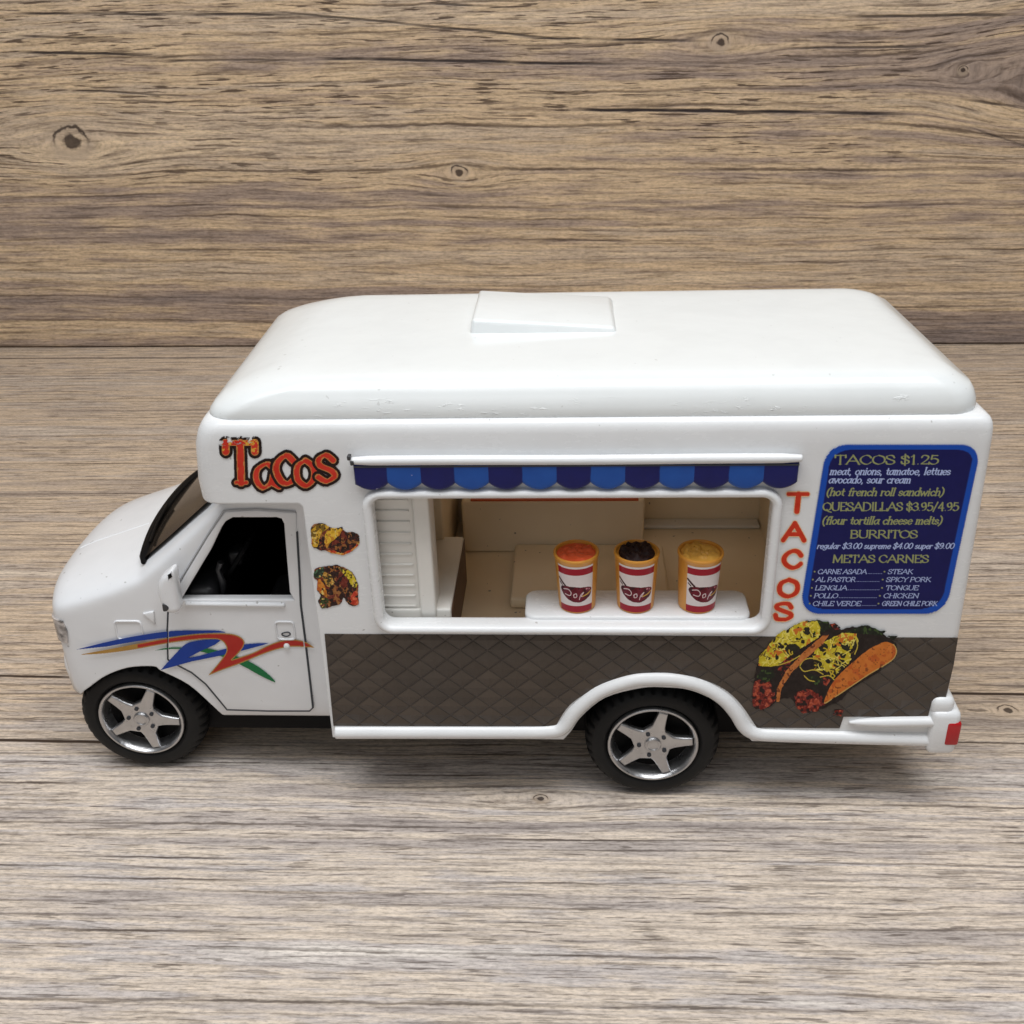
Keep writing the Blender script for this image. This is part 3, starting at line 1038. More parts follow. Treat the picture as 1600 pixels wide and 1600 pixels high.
# door -------------------------------------------------------------------
dol = [(264, 938), (262, 985), (263, 1030), (275, 1037), (300, 1050), (322, 1068), (342, 1092), (355, 1108), (420, 1110), (484, 1110), (489, 1105), (484, 1060), (477, 1000), (470, 945), (468, 900), (464, 830), (463, 801), (400, 797), (352, 799), (325, 838), (285, 905)]
dol_w = [P(*q, YS - .01) for q in dol]
door = tp('door', plate([dol_w[::-1], [P(*q, YS - .01) for q in dwin]], YS - .02, .10, .015), M['paint'])
gp = dol[1:16]
tp('door_gap', tube([(x, YS - .008, z) for x, z in [P(*q, YS) for q in dol[:16]]], .017, 6), M['gap'], door)
pil = [(264, 938), (282, 905), (324, 836), (350, 797), (400, 795), (462, 799)]
tp('window_seal', tube([(x, YS - .012, z) for x, z in [P(*q, YS) for q in pil]], .014, 6), plastic('grey_seal', (.42, .43, .45, 1), .35, 0), door)
sill = [P(290, 944, YS - .04), P(445, 946, YS - .04)]
tp('window_sill', tube([(sill[0][0] + (sill[1][0] - sill[0][0]) * t, YS - .03, sill[0][1] + (sill[1][1] - sill[0][1]) * t) for t in np.linspace(0, 1, 8)], .035, 8), M['paint'], door)
hx, hz = P(446, 985, YS - .02)
dh = tp('door_handle', sweep(rrect(hx - .13, hx + .13, hz - .15, hz + .15, .05, 4), oval(.016, .02, 8), True, YS - .022), M['paint'], door)
tp('door_latch', sweep(catmull([(hx - .06, hz - .07), (hx, hz - .10), (hx + .06, hz - .07), (hx + .04, hz - .03), (hx - .03, hz - .04)], 5, True), oval(.01, .012, 6), True, YS - .022), M['gap'], door)
ex, ez = P(202, 985, YS)
tp('fender_badge', sweep(rrect(ex - .19, ex + .19, ez - .16, ez + .16, .05, 4), oval(.018, .02, 8), True, YS), M['paint'])
tx, tz = P(236, 966, YS)
tp('side_marker', plate([[(tx - .10, tz + .09), (tx + .07, tz + .13), (tx + .05, tz - .09)][::-1]], YS - .03, .05, .015), M['paint'])

# windscreen with its black gasket and wiper
M['glass'] = mk_glass()


def wsurf(x):
    return float(np.interp(x, [1.36, 1.44, 1.82, 2.42, 2.78, 2.98], [3.73, 3.80, 4.13, 4.66, 4.96, 5.06]))


def screen(x0, x1, ya, yb, lift, n=14):
    rows = []
    for i in range(n + 1):
        x = x0 + (x1 - x0) * i / n
        z = wsurf(x) + lift
        bw = float(np.interp(x, BX, BY))
        rows.append([(x - bw * (1 - ((ya + (yb - ya) * k / 12 - W / 2) / (W / 2 - YS)) ** 2), ya + (yb - ya) * k / 12, z - .05 * abs(k / 6 - 1) ** 3 + .01) for k in range(13)])
    low = [[(x + .03, y, z - .06) for x, y, z in r] for r in rows]
    v, f = loft(rows, False, False)
    n0 = len(v)
    v2, f2 = loft(low, False, False)
    v = v + v2
    f = f + [tuple(i + n0 for i in q) for q in f2]
    return v, f


ws = tp('windscreen', screen(1.42, 2.96, .74, W - .74, .018), M['glass'])
gk = [(1.40 - .17 * (1 - (2 * t - 1) ** 2 * .9), .68 + (W - 1.36) * t, 3.80 - .07 * abs(2 * t - 1) ** 3) for t in np.linspace(0, 1, 20)]
tp('gasket', tube(gk, [.03] + [.075] * 18 + [.03], 8), M['black'], ws)
tp('wiper', tube([(1.40, 1.0, 3.88), (1.33, 1.5, 3.90), (1.29, 2.1, 3.91)], .02, 6), M['black'], ws)
# hood crease
from mathutils.bvhtree import BVHTree
bmc = bmesh.new()
bmc.from_mesh(cab1)
bvh = BVHTree.FromBMesh(bmc)
bmc.free()
seam = []
for t in np.linspace(0, 1, 26):
    x, y = -.14 + 1.12 * t, 1.95 + .1 * t
    hit = bvh.ray_cast(Vector((x, y, 8)), Vector((0, 0, -1)))[0]
    seam.append((x, y, hit.z - .026))
tp('hood_seam', tube(seam, .034, 10), M['paint'], cab)

# headlamp, front bumper
hl = [(-.085, 2.86), (.17, 2.86), (.20, 2.70), (.16, 2.50), (-.09, 2.50)]
me = boolean(raw(*prism([(-.2, 2.88), (.13, 2.87), (.16, 2.70), (.12, 2.49), (-.2, 2.49)], .3, 1.3)), [cab0.copy()], 'INTERSECT')
me.transform(Matrix.Translation((-.022, -.022, 0)))
smooth(me, 40)
M['lens'] = mk_lens()
tp('headlight', me, M['lens'])
def bowed(pts):
    return [(x - (.36 * max(0, 1 - ((y - W / 2) / (W / 2 - YS)) ** 2) if x < .5 else 0), y) for x, y in [q for a_, b2 in zip(pts, pts[1:] + pts[:1]) for q in [tuple(np.array(a_) + (np.array(b2) - np.array(a_)) * t) for t in np.linspace(0, 1, 7)[:-1]]]]


fb = [[(x, y, z) for x, y in bowed(rrect(-.06 + d, .8, .53 + d, W - .53 - d, .28, 8))] for z, d in ((1.42, .06), (1.5, .0), (1.9, -.03), (2.05, -.01), (2.12, .05))]
fbm = raw(*loft(fb))
fbm.materials.append(M['paint'])
fbm = boolean(fbm, [cutter(prism(fcut, -1, 1.5), M['black'])])
smooth(fbm, 40)
fo = link('front_bumper', fbm, None)
fo.parent = truck
fo.location = PARTS_OFF

# mirror
mp = [P(q[0], q[1], .25) for q in ((262, 890), (272, 884), (277, 890), (279, 905), (283, 935), (284, 947), (275, 952), (262, 948), (253, 932), (250, 912), (254, 898))]
mir = tp('mirror', plate([catmull(mp, 4, True)[::-1]], .10, .26, .085, 4), M['paint'])
c0 = P(268, 938, .33)
tp('mirror_stalk', tube([(c0[0], .22, c0[1]), (c0[0] + .03, .42, c0[1] - .05)], .055, 8), M['paint'], mir)
for q, rr_ in (((259, 948), .055),):
    cx, cz = P(*q, .13)
    ch = catmull([(cx + rr_ * rng.uniform(.6, 1.2) * math.cos(a), cz + 1.2 * rr_ * rng.uniform(.6, 1.3) * math.sin(a)) for a in np.linspace(0, 2 * math.pi, 7)[:-1]], 3, True)
    tp('paint_chip', plate([ch], .088, .05, .008), M['darkgrey'], mir)

# cab interior: seat, steering wheel, dashboard
seat = tp('seat', rbox(2.9, 3.65, .75, 1.9, 2.2, 2.85, .12), M['darkgrey'])
tp('seat_back', rbox(3.45, 3.75, .78, 1.85, 2.6, 3.95, .12), M['darkgrey'], seat)
tp('headrest', rbox(3.4, 3.65, .95, 1.7, 3.7, 4.15, .12), M['darkgrey'], seat)
sw = tube([(2.6 + .25 * math.sin(a), 1.25 + .38 * math.cos(a), 3.55 + .36 * math.sin(a)) for a in np.linspace(0, 2 * math.pi, 33)], .04, 8)
stw = tp('steering_wheel', sw, M['black'])
tp('hub', rbox(2.45, 2.65, 1.1, 1.4, 3.42, 3.65, .05), M['darkgrey'], stw)
tp('dashboard', rbox(1.9, 2.35, .62, 3.75, 2.6, 3.35, .12), M['darkgrey'])
tp('gear_lever', tube([(2.4, .8, 3.1), (2.44, .78, 3.35), (2.40, .78, 3.55), (2.46, .78, 3.68)], [.03, .05, .035, .05], 8), M['darkgrey'])

# wheels -------------------------------------------------------------------
RW = 0.98


def make_wheel():
    """wheel whose outer face looks to -Y, centre at the origin"""
    w = bpy.data.objects.new('wheel', None)
    col.objects.link(w)
    w.parent = truck
    prof = [(.60, .20), (.64, .06), (.665, .015), (.70, -.012), (.76, -.02), (.82, -.012), (.86, .006), (.905, .05), (.935, .10), (.95, .16), (.955, .24), (.955, .50), (.95, .58), (.90, .68), (.70, .72), (.3, .70), (.0, .70)]
    seg = 216

    def tread(k, i):
        if 7 <= k <= 9:
            return -.026 if (i % 6) in (0, 1) else 0.0
        if 10 <= k <= 12:
            return -.026 if ((i + 3) % 6) in (0, 1) else 0.0
        return 0.0
    me = lathe(prof, seg, mod=tread)
    smooth(me, 30)
    ty = link('tyre', me, M['rubber'], w)
    ring = [(.655, .05), (.662, -.005), (.650, -.03), (.625, -.035), (.605, -.015), (.585, .05), (.565, .16), (.54, .22)]
    me = lathe(ring, 96)
    smooth(me, 40)
    rim = link('rim', me, M['rim'], w)
    disc = lathe([(.56, .20), (.3, .22), (0, .22)], 48)
    smooth(disc, 40)
    link('brake_disc', disc, M['black'], rim)
    pts = []
    for k in range(5):
        a = math.radians(4 + 72 * k)
        for da, r in ((-.46, .275), (-.30, .33), (-.185, .44), (-.115, .585), (.115, .585), (.185, .44), (.30, .33)):
            pts.append((r * math.cos(a + da), r * math.sin(a + da)))
    me = plate([pts], .0, .10, .028, 3)
    link('spokes', me, M['rim'], rim)
    # raised ridge on every spoke, hub cap and lug nuts
    me = lathe([(.125, .03), (.122, -.02), (.105, -.035), (.09, -.035), (.075, -.022), (0, -.022)], 32)
    smooth(me, 40)
    link('hub_cap', me, M['rim'], rim)
    v, f = [], []
    for k in range(5):
        a = math.radians(40 + 72 * k)
        lv, lf = lathe_vf((.20 * math.cos(a), -.018, .20 * math.sin(a)), .032)
        n0 = len(v)
        v += lv
        f += [tuple(i + n0 for i in q) for q in lf]
    part('lug_nuts', v, f, M['gap'], rim)
    for o in [ty, rim] + list(rim.children):
        o.data.transform(Matrix.Scale(RW / 0.955 * (1 if o is ty else 0.975), 4))
    return w


def lathe_vf(c, r, n=10):
    ra = [(c[0] + r * math.cos(2 * math.pi * i / n), c[1], c[2] + r * math.sin(2 * math.pi * i / n)) for i in range(n)]
    rb = [(x, c[1] + .05, z) for x, _, z in ra]
    return loft([ra, rb])


M['rim'] = mk_rim()


def copy_tree(o, parent):
    c = o.copy()
    col.objects.link(c)
    c.parent = parent
    for chd in list(o.children):
        copy_tree(chd, c)
    return c


w0 = make_wheel()
for i, (x, y, flip, rot) in enumerate(((8.60, .15, False, 0), (.85, .63, False, 10), (8.60, W - .15, True, 20), (.85, W - .63, True, 40))):
    w_ = w0 if i == 0 else copy_tree(w0, truck)
    w_.location = Vector((x, y, RW)) + PARTS_OFF
    w_.rotation_euler = (0, math.radians(rot), math.pi if flip else 0)

# interior of the serving room -----------------------------------------------
lx = lambda px, py, Y: P(px, py, Y)[0]
lv = tp('louvre_panel', rbox(4.4, lx(652, 870, .3), .28, 1.0, 2.42, 5.9, .02), M['cream'])
v, f = [], []
for k in range(16):
    z = 2.95 + .165 * k
    bv_, bf_ = tube([(4.80, .275, z), (lx(645, 870, .3), .275, z)], .018, 6)
    f += [tuple(i + len(v) for i in q) for q in bf_]
    v += bv_
tp('louvre_slats', (v, f), M['cream'], lv)
tp('louvre_post', rbox(lx(651, 870, .25), lx(676, 870, .25), .2, .7, 2.42, 5.9, .03), M['cream'])
tp('corner_column', rbox(4.6, lx(693, 830, 2.2), 2.2, 4.26, 2.43, 5.9, .03), M['beige'])
cb = tp('cabinet', rbox(4.8, lx(704, 945, .25), .25, 2.3, 2.43, 3.24, .03), M['cream'])
tp('cabinet_door', rbox(lx(704, 945, .25), lx(704, 945, .25) + .015, .3, 2.26, 2.46, 3.21, .004), M['darkwood'], cb)
st_ = tp('stove', rbox(5.65, 8.60, 3.2, 4.26, 2.43, 3.36, .05), M['beige'])
tp('stove_tray', rbox(5.80, 8.5, 3.24, 4.2, 3.30, 3.385, .01), M['orange'], st_)
tp('prep_counter', rbox(6.5, 8.9, 1.5, 3.15, 2.43, 2.62, .05), M['beige'])
tp('back_ledge', rbox(8.62, 10.6, 3.98, 4.26, 2.43, 2.49, .02), M['cream'])
shl = [P(q[0], q[1], .3)[0] for q in ((820, 940), (1172, 940))]
me = raw(*loft([[(x, y, z) for x, y in rrect(shl[0] + d, shl[1] - d, .10 + d, .80 - d, .16, 6)] for z, d in ((3.10, 0), (3.19, 0), (3.21, .01), (3.22, .03))]))
smooth(me, 50)
tp('serving_shelf', me, M['white'])

# stickers -------------------------------------------------------------------
M['print'] = mk_print('printed_sticker', 0.28)


def jit(s, mask, c, amp, seed, scale=5):
    n = (s.noise(scale, seed, 3) - .5) * 2 * amp
    return np.clip(np.array(c, float)[None, None, :] + n[..., None], 0, 255)


# menu board
s = Sheet(1248, 686, 1536, 966, 2.0)
def round_poly(pts, r, n=8):
    out = []
    for i in range(len(pts)):
        p, a, c = (np.array(pts[i]), np.array(pts[i - 1]), np.array(pts[(i + 1) % len(pts)]))
        u, w = unit(a - p) * r, unit(c - p) * r
        for t in np.linspace(0, 1, n):
            out.append(tuple((1 - t) ** 2 * (p + u) + 2 * t * (1 - t) * (p + u * .12 + w * .12) + t * t * (p + w)))
    return out


outer = round_poly([(1291, 694), (1535, 694), (1478, 960), (1248, 960)], 30)
D_out = s.poly(outer)
e = s.noise(3.2, 5, 1)
edge = np.full(s.a.shape, 99.)
oc = outer
edge = s.dist([(oc[i], oc[(i + 1) % len(oc)], 0.0) for i in range(len(oc))])
per = np.array(oc)
t_ = (s.X * .9 + s.Y * 1.1)
scal = 0.7 * np.sin(t_ * 1.9)
s.paint(D_out & (edge > 0.9 + scal), (10, 74, 176))
inn = D_out & (edge > 11)
txt = D_out & (edge > 3)
s.paint(inn, jit(s, inn, (8, 12, 82), 4, 3, 12))
bl = D_out & (edge > 10) & (edge <= 11.2)
s.paint(bl, (10, 36, 112))
OL, WH = (150, 154, 100), (176, 190, 228)
B = lambda X, Y: (1250 + .1875 * X, 690 + .1875 * Y)
sc_ = .1875
lines = [("TACOS $1.25", 285, 1155, 188, 73, .06, OL, 1, .035, .11), ("meat, onions, tamatoe, lettues", 245, 1250, 276, 60, .30, WH, 1, .045, .095),
         ("avocado, sour cream", 235, 920, 346, 60, .30, WH, 1, .045, .095), ("(hot french roll sandwich)", 215, 1195, 450, 62, .30, OL, 1, .05, .11),
         ("QUESADILLAS $3.95/4.95", 188, 1322, 575, 66, .06, OL, 1, .035, .11), ("(flour tortilla cheese melts)", 180, 1180, 688, 62, .30, OL, 1, .05, .11),
         ("BURRITOS", 415, 980, 803, 62, .08, OL, 1, .04, .12), ("regular $3.00 supreme $4.00 super $9.00", 138, 1280, 892, 46, .35, WH, 0, .06, .10),
         ("METAS CARNES", 270, 1073, 1007, 60, .08, OL, 1, .04, .12)]
for tx_, xa, xb, yb, ch, sl, cc, ser, wa, wb in lines:
    (ax, ay), (bx, by) = B(xa, yb), B(xb, yb)
    d = s.dist(text(tx_, ax, ay, ch * sc_, bx - ax, sl, wa, wb, .10 if ser else 0))
    s.paint(np.clip(.5 - d * 2.2, 0, 1) * txt, cc, False)
rows = [("CARNE ASADA", 145, 553, 1102, "STEAK", 730, 938), ("AL PASTOR", 130, 460, 1168, "SPICY PORK", 715, 1088), ("LENGLIA", 122, 390, 1237, "TONGUE", 710, 985),
        ("POLLO", 113, 312, 1303, "CHICKEN", 692, 986), ("CHILE VERDE", 103, 505, 1368, "GREEN CHILE PORK", 680, 1140)]
for tx_, xa, xb, yb, t2, xc, xd in rows:
    for q, u, w_ in ((tx_, xa, xb), (t2, xc, xd)):
        (ax, ay), (bx, by) = B(u, yb), B(w_, yb)
        d = s.dist(text(q, ax, ay, 37 * sc_, bx - ax, .30, .05, .10, .10))
        s.paint(np.clip(.5 - d * 2.2, 0, 1) * txt, WH, False)
    dots = [(B(u, yb - 2), (B(u + 3, yb - 2)), .45) for u in np.arange(xb + 14, xc - 45, 14)]
    s.paint(np.clip(.5 - s.dist(dots) * 2.2, 0, 1) * txt, WH, False)
    for u in (xa - 24, xc - 27):
        s.paint(np.clip(.5 - s.dist([(B(u, yb - 18), B(u + 2, yb - 18), 1.3)]) * 1.6, 0, 1) * txt, OL, False)
s.build('menu_board', M['print'], truck, on_plane(-0.012)).location = PARTS_OFF

# "Tacos" logo
s = Sheet(340, 678, 534, 774, 2.0)
segs = []
logo = [("T", 351, 754, 62, 52, 0), ("a", 396, 762, 62, 40, 0), ("c", 427, 755, 72, 36, 0), ("o", 460, 759, 66, 36, 0), ("s", 493, 752, 68, 34, 0)]
redm = np.full(s.a.shape, 99.)
wn = s.noise(6, 11, 3)
for ch, x_, y_, cap_, wd, _ in logo:
    big = ch == 'T'
    d = s.dist(text(ch, x_, y_, cap_, wd, -.03, .045 if big else .034,   .088 if big else .066, .12 if big else .06))
    redm = np.minimum(redm, d)
    s.paint(d < 5.3 + (wn - .5) * 1.2, jit(s, None, (30, 12, 9), 8, 2))
    s.paint(d < 0.9, jit(s, None, (196, 128, 70), 20, 4))
    s.paint((d < -0.2) & ~((d > -1.4) & (wn > .62)), jit(s, None, (204, 50, 33), 12, 6, 14))
wt = (s.Y < 708 + (wn - .5) * 24) & ((s.X < 366) | (s.X > 380)) & (s.X < 405)
s.paint((redm < 0.6) & wt & (s.noise(5, 14, 3) > .55), (224, 166, 60), False)
wear = (s.noise(4, 19, 3) > .60) & (s.Y < 694 + (wn - .5) * 12) & (s.X < 404)
s.a[wear] = 0
s.build('logo_sticker', M['print'], truck, on_plane(-0.008)).location = PARTS_OFF

# vertical TACOS letters
s = Sheet(1196, 760, 1272, 980, 2.0)
D = np.full(s.a.shape, 99.)
for ch, x_, y_, cap_, wd, in (("T", 1232, 799, 29, 32), ("A", 1223, 846, 30, 34), ("C", 1222, 889, 30, 31), ("O", 1215, 934, 30, 32), ("S", 1209, 970, 29, 30)):
    if ch == "T":
        sg = [((x_, y_ - 27), (x_ + 30, y_ - 27), 3.0), ((x_ + 16, y_ - 27), (x_ + 13, y_), 4.0)]
    else:
        sg = text(ch, x_, y_ - 2, cap_ - 4, wd, .08, .10, .145, 0)
    D = np.minimum(D, s.dist(sg))
s.paint(D < 1.3, (238, 196, 150))
s.paint(D < 0.2, jit(s, None, (206, 52, 24), 8, 8, 10))
s.build('vertical_lettering', M['print'], truck, on_plane(-0.008)).location = PARTS_OFF


# taco picture ------------------------------------------------------------------
def food(s, base, items):
    pass


s = Sheet(1168, 960, 1412, 1124, 1.7)
T = lambda pts: [(1160 + .225 * a, 950 + .225 * b) for a, b in pts]
n1, n2, n3, n4 = s.noise(9, 1), s.noise(6, 2), s.noise(12, 3), s.noise(5, 4)
# dark filling behind everything
sil = T([(70, 640), (75, 560), (100, 420), (115, 350), (180, 260), (250, 190), (340, 130), (440, 90), (520, 80), (600, 110), (640, 105), (690, 150), (760, 125), (860, 140), (960, 165), (1020, 210), (1070, 250), (1070, 330), (960, 430), (740, 570), (690, 640), (560, 700), (420, 730), (330, 620), (240, 640), (180, 700), (90, 700)])
m0 = s.poly(sil, 2.0, 3)
s.paint(m0, jit(s, m0, (34, 24, 22), 14, 6, 5))
# left shell edge
band = T([(235, 650), (240, 560), (300, 440), (420, 310), (560, 190), (600, 185), (560, 250), (440, 350), (340, 450), (270, 560), (255, 650)])
mb = s.poly(band, 1.0, 4)
# meat
for reg, sd in ((T([(70, 680), (80, 520), (150, 480), (220, 560), (230, 640), (150, 710)]), 21), (T([(370, 690), (360, 600), (440, 560), (540, 600), (580, 660), (520, 720), (420, 730)]), 22), (T([(620, 740), (650, 710), (700, 710), (680, 750)]), 23),
                (T([(240, 430), (300, 340), (350, 350), (320, 420), (270, 470)]), 24), (T([(560, 480), (610, 500), (590, 540), (560, 530)]), 25), (T([(610, 110), (650, 105), (690, 150), (640, 150)]), 26)):
    mm = s.poly(reg, 2.0, sd)
    pat = s.noise(5, sd + 30, 2)
    s.paint(mm & (pat > .44), jit(s, mm, (116, 36, 28), 40, sd, 3))
    s.paint(mm & (pat > .66), jit(s, mm, (172, 76, 52), 34, sd + 1, 3))
    s.paint(mm & (pat < .36), (40, 20, 18))
# lettuce
for reg, sd in ((T([(100, 480), (130, 430), (210, 430), (230, 480), (160, 520)]), 31), (T([(420, 150), (520, 95), (600, 100), (620, 140), (500, 190), (430, 200)]), 32), (T([(720, 160), (850, 118), (960, 160), (1000, 155), (960, 190), (760, 170)]), 33),
                (T([(450, 450), (560, 480), (520, 540), (460, 500)]), 34), (T([(630, 370), (700, 370), (700, 430), (640, 430)]), 35), (T([(1000, 190), (1080, 195), (1040, 220)]), 36)):
    mm = s.poly(reg, 2.2, sd)
    pat = s.noise(4, sd + 30, 2)
    s.paint(mm, jit(s, mm, (26, 32, 20), 14, sd, 4))
    s.paint(mm & (pat > .66), (58, 78, 36))
# cheese nets: yellow with round dark holes
def cheese(reg, sd, holes):
    mm = s.poly(T(reg), 1.6, sd)
    pat = s.noise(11, sd, 2)
    cell = np.abs(pat - .5)
    r = np.random.default_rng(sd)
    s.paint(mm & (s.noise(7, sd + 5, 2) > .30), jit(s, mm, (206, 186, 44), 26, sd + 9, 6))
    s.paint(mm & (s.noise(5, sd + 6, 2) > .66), (228, 214, 92))
    s.paint(mm & (s.noise(8, sd + 7, 2) > .68), (206, 122, 40))
    for cx, cy, rx, ry in holes:
        q = T([(cx, cy)])[0]
        d = ((s.X - q[0]) / (rx * .225)) ** 2 + ((s.Y - q[1]) / (ry * .225)) ** 2 + (n4 - .5) * .8
        s.paint(mm & (d < 1), jit(s, mm, (36, 34, 20), 10, sd + 11, 4))
def strands(reg, sd, count):
    mm = s.poly(T(reg), 1.6, sd)
    r = np.random.default_rng(sd)
    q = np.array(T(reg))
    lo, hi = q.min(0), q.max(0)
    for colr, cnt, wd_ in (((112, 88, 30), count // 2, .7), ((200, 172, 44), count // 2, .9), ((236, 220, 110), count, .6)):
        sg = []
        for _ in range(cnt):
            p = r.uniform(lo, hi)
            a = r.uniform(0, 6.28)
            pts = [p]
            for _k in range(4):
                a += r.normal(0, .7)
                pts.append(pts[-1] + np.array([math.cos(a), math.sin(a)]) * r.uniform(2.5, 5))
            c_ = catmull([tuple(p_) for p_ in pts], 3)
            sg += [(u_, w_, wd_) for u_, w_ in zip(c_, c_[1:])]
        s.paint((s.dist(sg) < 0) & mm, colr)


cheese([(115, 400), (115, 340), (190, 250), (250, 180), (330, 130), (430, 92), (520, 90), (540, 130), (540, 200), (420, 270), (330, 330), (260, 390), (200, 410)], 41,
       [(350, 290, 55, 40), (300, 250, 12, 10), (450, 160, 30, 28), (490, 190, 22, 16), (260, 270, 14, 10), (380, 215, 12, 9), (180, 350, 16, 12), (420, 235, 14, 14), (240, 340, 12, 20)])
cheese([(490, 330), (520, 260), (600, 220), (700, 170), (790, 180), (810, 230), (760, 300), (740, 380), (680, 430), (630, 490), (580, 440), (500, 430)], 42,
       [(560, 270, 36, 24), (680, 390, 44, 32), (600, 365, 26, 20), (720, 270, 30, 26), (660, 320, 22, 14), (510, 390, 44, 34), (620, 450, 30, 28), (700, 330, 20, 20), (640, 265, 18, 12), (780, 250, 18, 40)])
strands([(115, 400), (115, 340), (250, 180), (430, 92), (540, 130), (540, 200), (420, 270), (330, 330), (200, 410)], 141, 34)
strands([(490, 330), (520, 260), (700, 170), (810, 230), (740, 380), (630, 490), (580, 440), (500, 430)], 142, 34)
for reg, sd in (([(180, 320), (280, 270), (290, 300), (220, 345)], 51), ([(350, 150), (410, 125), (420, 150), (370, 190)], 52), ([(660, 220), (760, 185), (780, 210), (700, 245)], 53), ([(500, 330), (540, 330), (540, 360), (505, 360)], 54)):
    mm = s.poly(T(reg), 1.5, sd)
    s.paint(mm & (s.noise(4, sd, 2) > .42), (204, 112, 36))
# thin strands
st_segs = []
for pts in ([(400, 400), (430, 360), (490, 350), (560, 380), (620, 460)], [(400, 410), (430, 440), (500, 430), (560, 460)], [(600, 290), (640, 340), (720, 400)], [(780, 320), (800, 260), (780, 200)], [(240, 400), (330, 370), (400, 330)], [(540, 480), (600, 470), (640, 500)],
            [(430, 470), (460, 500), (500, 510)]):
    c_ = catmull(T(pts), 5)
    st_segs += [(a_, b2, .8) for a_, b2 in zip(c_, c_[1:])]
s.paint(s.dist(st_segs) < 0, (200, 176, 64))
s.paint(mb, jit(s, mb, (190, 112, 54), 24, 61, 6))
s.paint(mb & (s.noise(4, 62, 2) > .64), (120, 60, 30))
# front shell
sh = catmull(T([(570, 660), (590, 590), (640, 500), (740, 400), (860, 300), (940, 255), (1000, 235), (1050, 255), (1070, 300), (1050, 350), (990, 395), (880, 460), (760, 540), (640, 620)]), 5, True)
ms = s.poly(sh, .6, 63)
s.paint(ms, jit(s, ms, (206, 116, 44), 12, 64, 9))
s.paint(ms & (s.noise(10, 66, 2) > .60), jit(s, ms, (190, 92, 34), 10, 67, 6))
s.paint(ms & (s.noise(2.6, 65, 1) > .80), (140, 72, 30))
eg = s.dist([(sh[i], sh[(i + 1) % len(sh)], .5) for i in range(len(sh) // 2, len(sh))])
s.paint((eg < .2) & (n1 > .35), (206, 170, 96))
s.build('taco_sticker', M['print'], truck, on_plane(-0.020)).location = PARTS_OFF


# two small food pictures beside the door
def small_food(name, frame, outline, blobs, seed):
    s = Sheet(*frame, 2.0)
    m0 = s.poly(catmull(outline, 4, True), 1.6, seed)
    s.paint(m0, jit(s, m0, (50, 28, 24), 22, seed, 3))
    p1, p2, p3 = s.noise(7, seed + 1, 3), s.noise(5, seed + 2, 3), s.noise(4, seed + 3, 2)
    s.paint(m0 & (p1 > .56), jit(s, m0, (112, 44, 32), 24, seed + 4, 3))
    s.paint(m0 & (p2 > .62), jit(s, m0, (150, 96, 50), 24, seed + 5, 3))
    s.paint(m0 & (p3 < .30), (26, 20, 16))
    for reg, c1, c2, sd in blobs:
        mm = s.poly(catmull(reg, 4, True), 2.0, sd) & m0
        s.paint(mm, jit(s, mm, c1, 34, sd, 4))
        s.paint(mm & (s.noise(5, sd + 9, 3) > .57), jit(s, mm, c2, 20, sd + 2, 3))
        s.paint(mm & (s.noise(4, sd + 19, 2) > .72), (52, 36, 22))
        s.paint(mm & (s.noise(4, sd + 29, 2) > .74), (226, 196, 110))
    o = s.build(name, M['print'], truck, on_plane(-0.008))
    o.location = PARTS_OFF
    return o


H = lambda pts: [(340 + .1875 * a, 670 + .1875 * b) for a, b in pts]
small_food('burrito_sticker', (480, 812, 566, 872), H([(775, 850), (800, 800), (870, 790), (930, 815), (980, 830), (1040, 820), (1060, 855), (1160, 870), (1180, 920), (1175, 970), (1120, 1020), (1050, 1050), (960, 1040), (900, 1015), (860, 1010), (790, 985), (780, 920)]),
           [(H([(780, 850), (860, 790), (930, 815), (860, 880), (840, 960), (790, 980)]), (206, 160, 46), (120, 92, 30), 3),
            (H([(900, 870), (970, 820), (1040, 825), (1020, 880), (960, 930), (910, 990), (890, 940)]), (222, 176, 52), (196, 130, 40), 4),
            (H([(900, 1015), (960, 1020), (1050, 1030), (1120, 1000), (1180, 940), (1175, 975), (1120, 1020), (1050, 1052), (960, 1042)]), (214, 140, 60), (190, 60, 34), 5),
            (H([(790, 920), (830, 930), (830, 985), (790, 980)]), (176, 74, 40), (206, 160, 46), 6)], 81)
small_food('burrito_sticker', (484, 876, 566, 956), H([(800, 1200), (820, 1160), (890, 1150), (960, 1140), (1000, 1135), (1060, 1160), (1120, 1200), (1165, 1290), (1170, 1360), (1175, 1460), (1100, 1470), (1050, 1410), (1030, 1460), (950, 1480), (870, 1495), (840, 1440), (860, 1390), (825, 1340), (830, 1270), (805, 1240)]),
           [(H([(830, 1280), (860, 1260), (900, 1330), (910, 1400), (830, 1345)]), (206, 128, 44), (180, 90, 34), 13),
            (H([(880, 1200), (940, 1220), (970, 1290), (920, 1320), (880, 1250)]), (190, 140, 60), (70, 60, 30), 14),
            (H([(1010, 1160), (1110, 1190), (1165, 1290), (1130, 1320), (1080, 1240)]), (214, 190, 50), (80, 70, 26), 15),
            (H([(1120, 1380), (1170, 1360), (1175, 1460), (1110, 1460)]), (196, 66, 44), (214, 110, 70), 16),
            (H([(805, 1190), (880, 1155), (870, 1230), (820, 1240)]), (44, 60, 46), (80, 110, 80), 17),
            (H([(850, 1400), (920, 1420), (900, 1490), (860, 1490)]), (54, 66, 34), (120, 60, 50), 18)], 82)

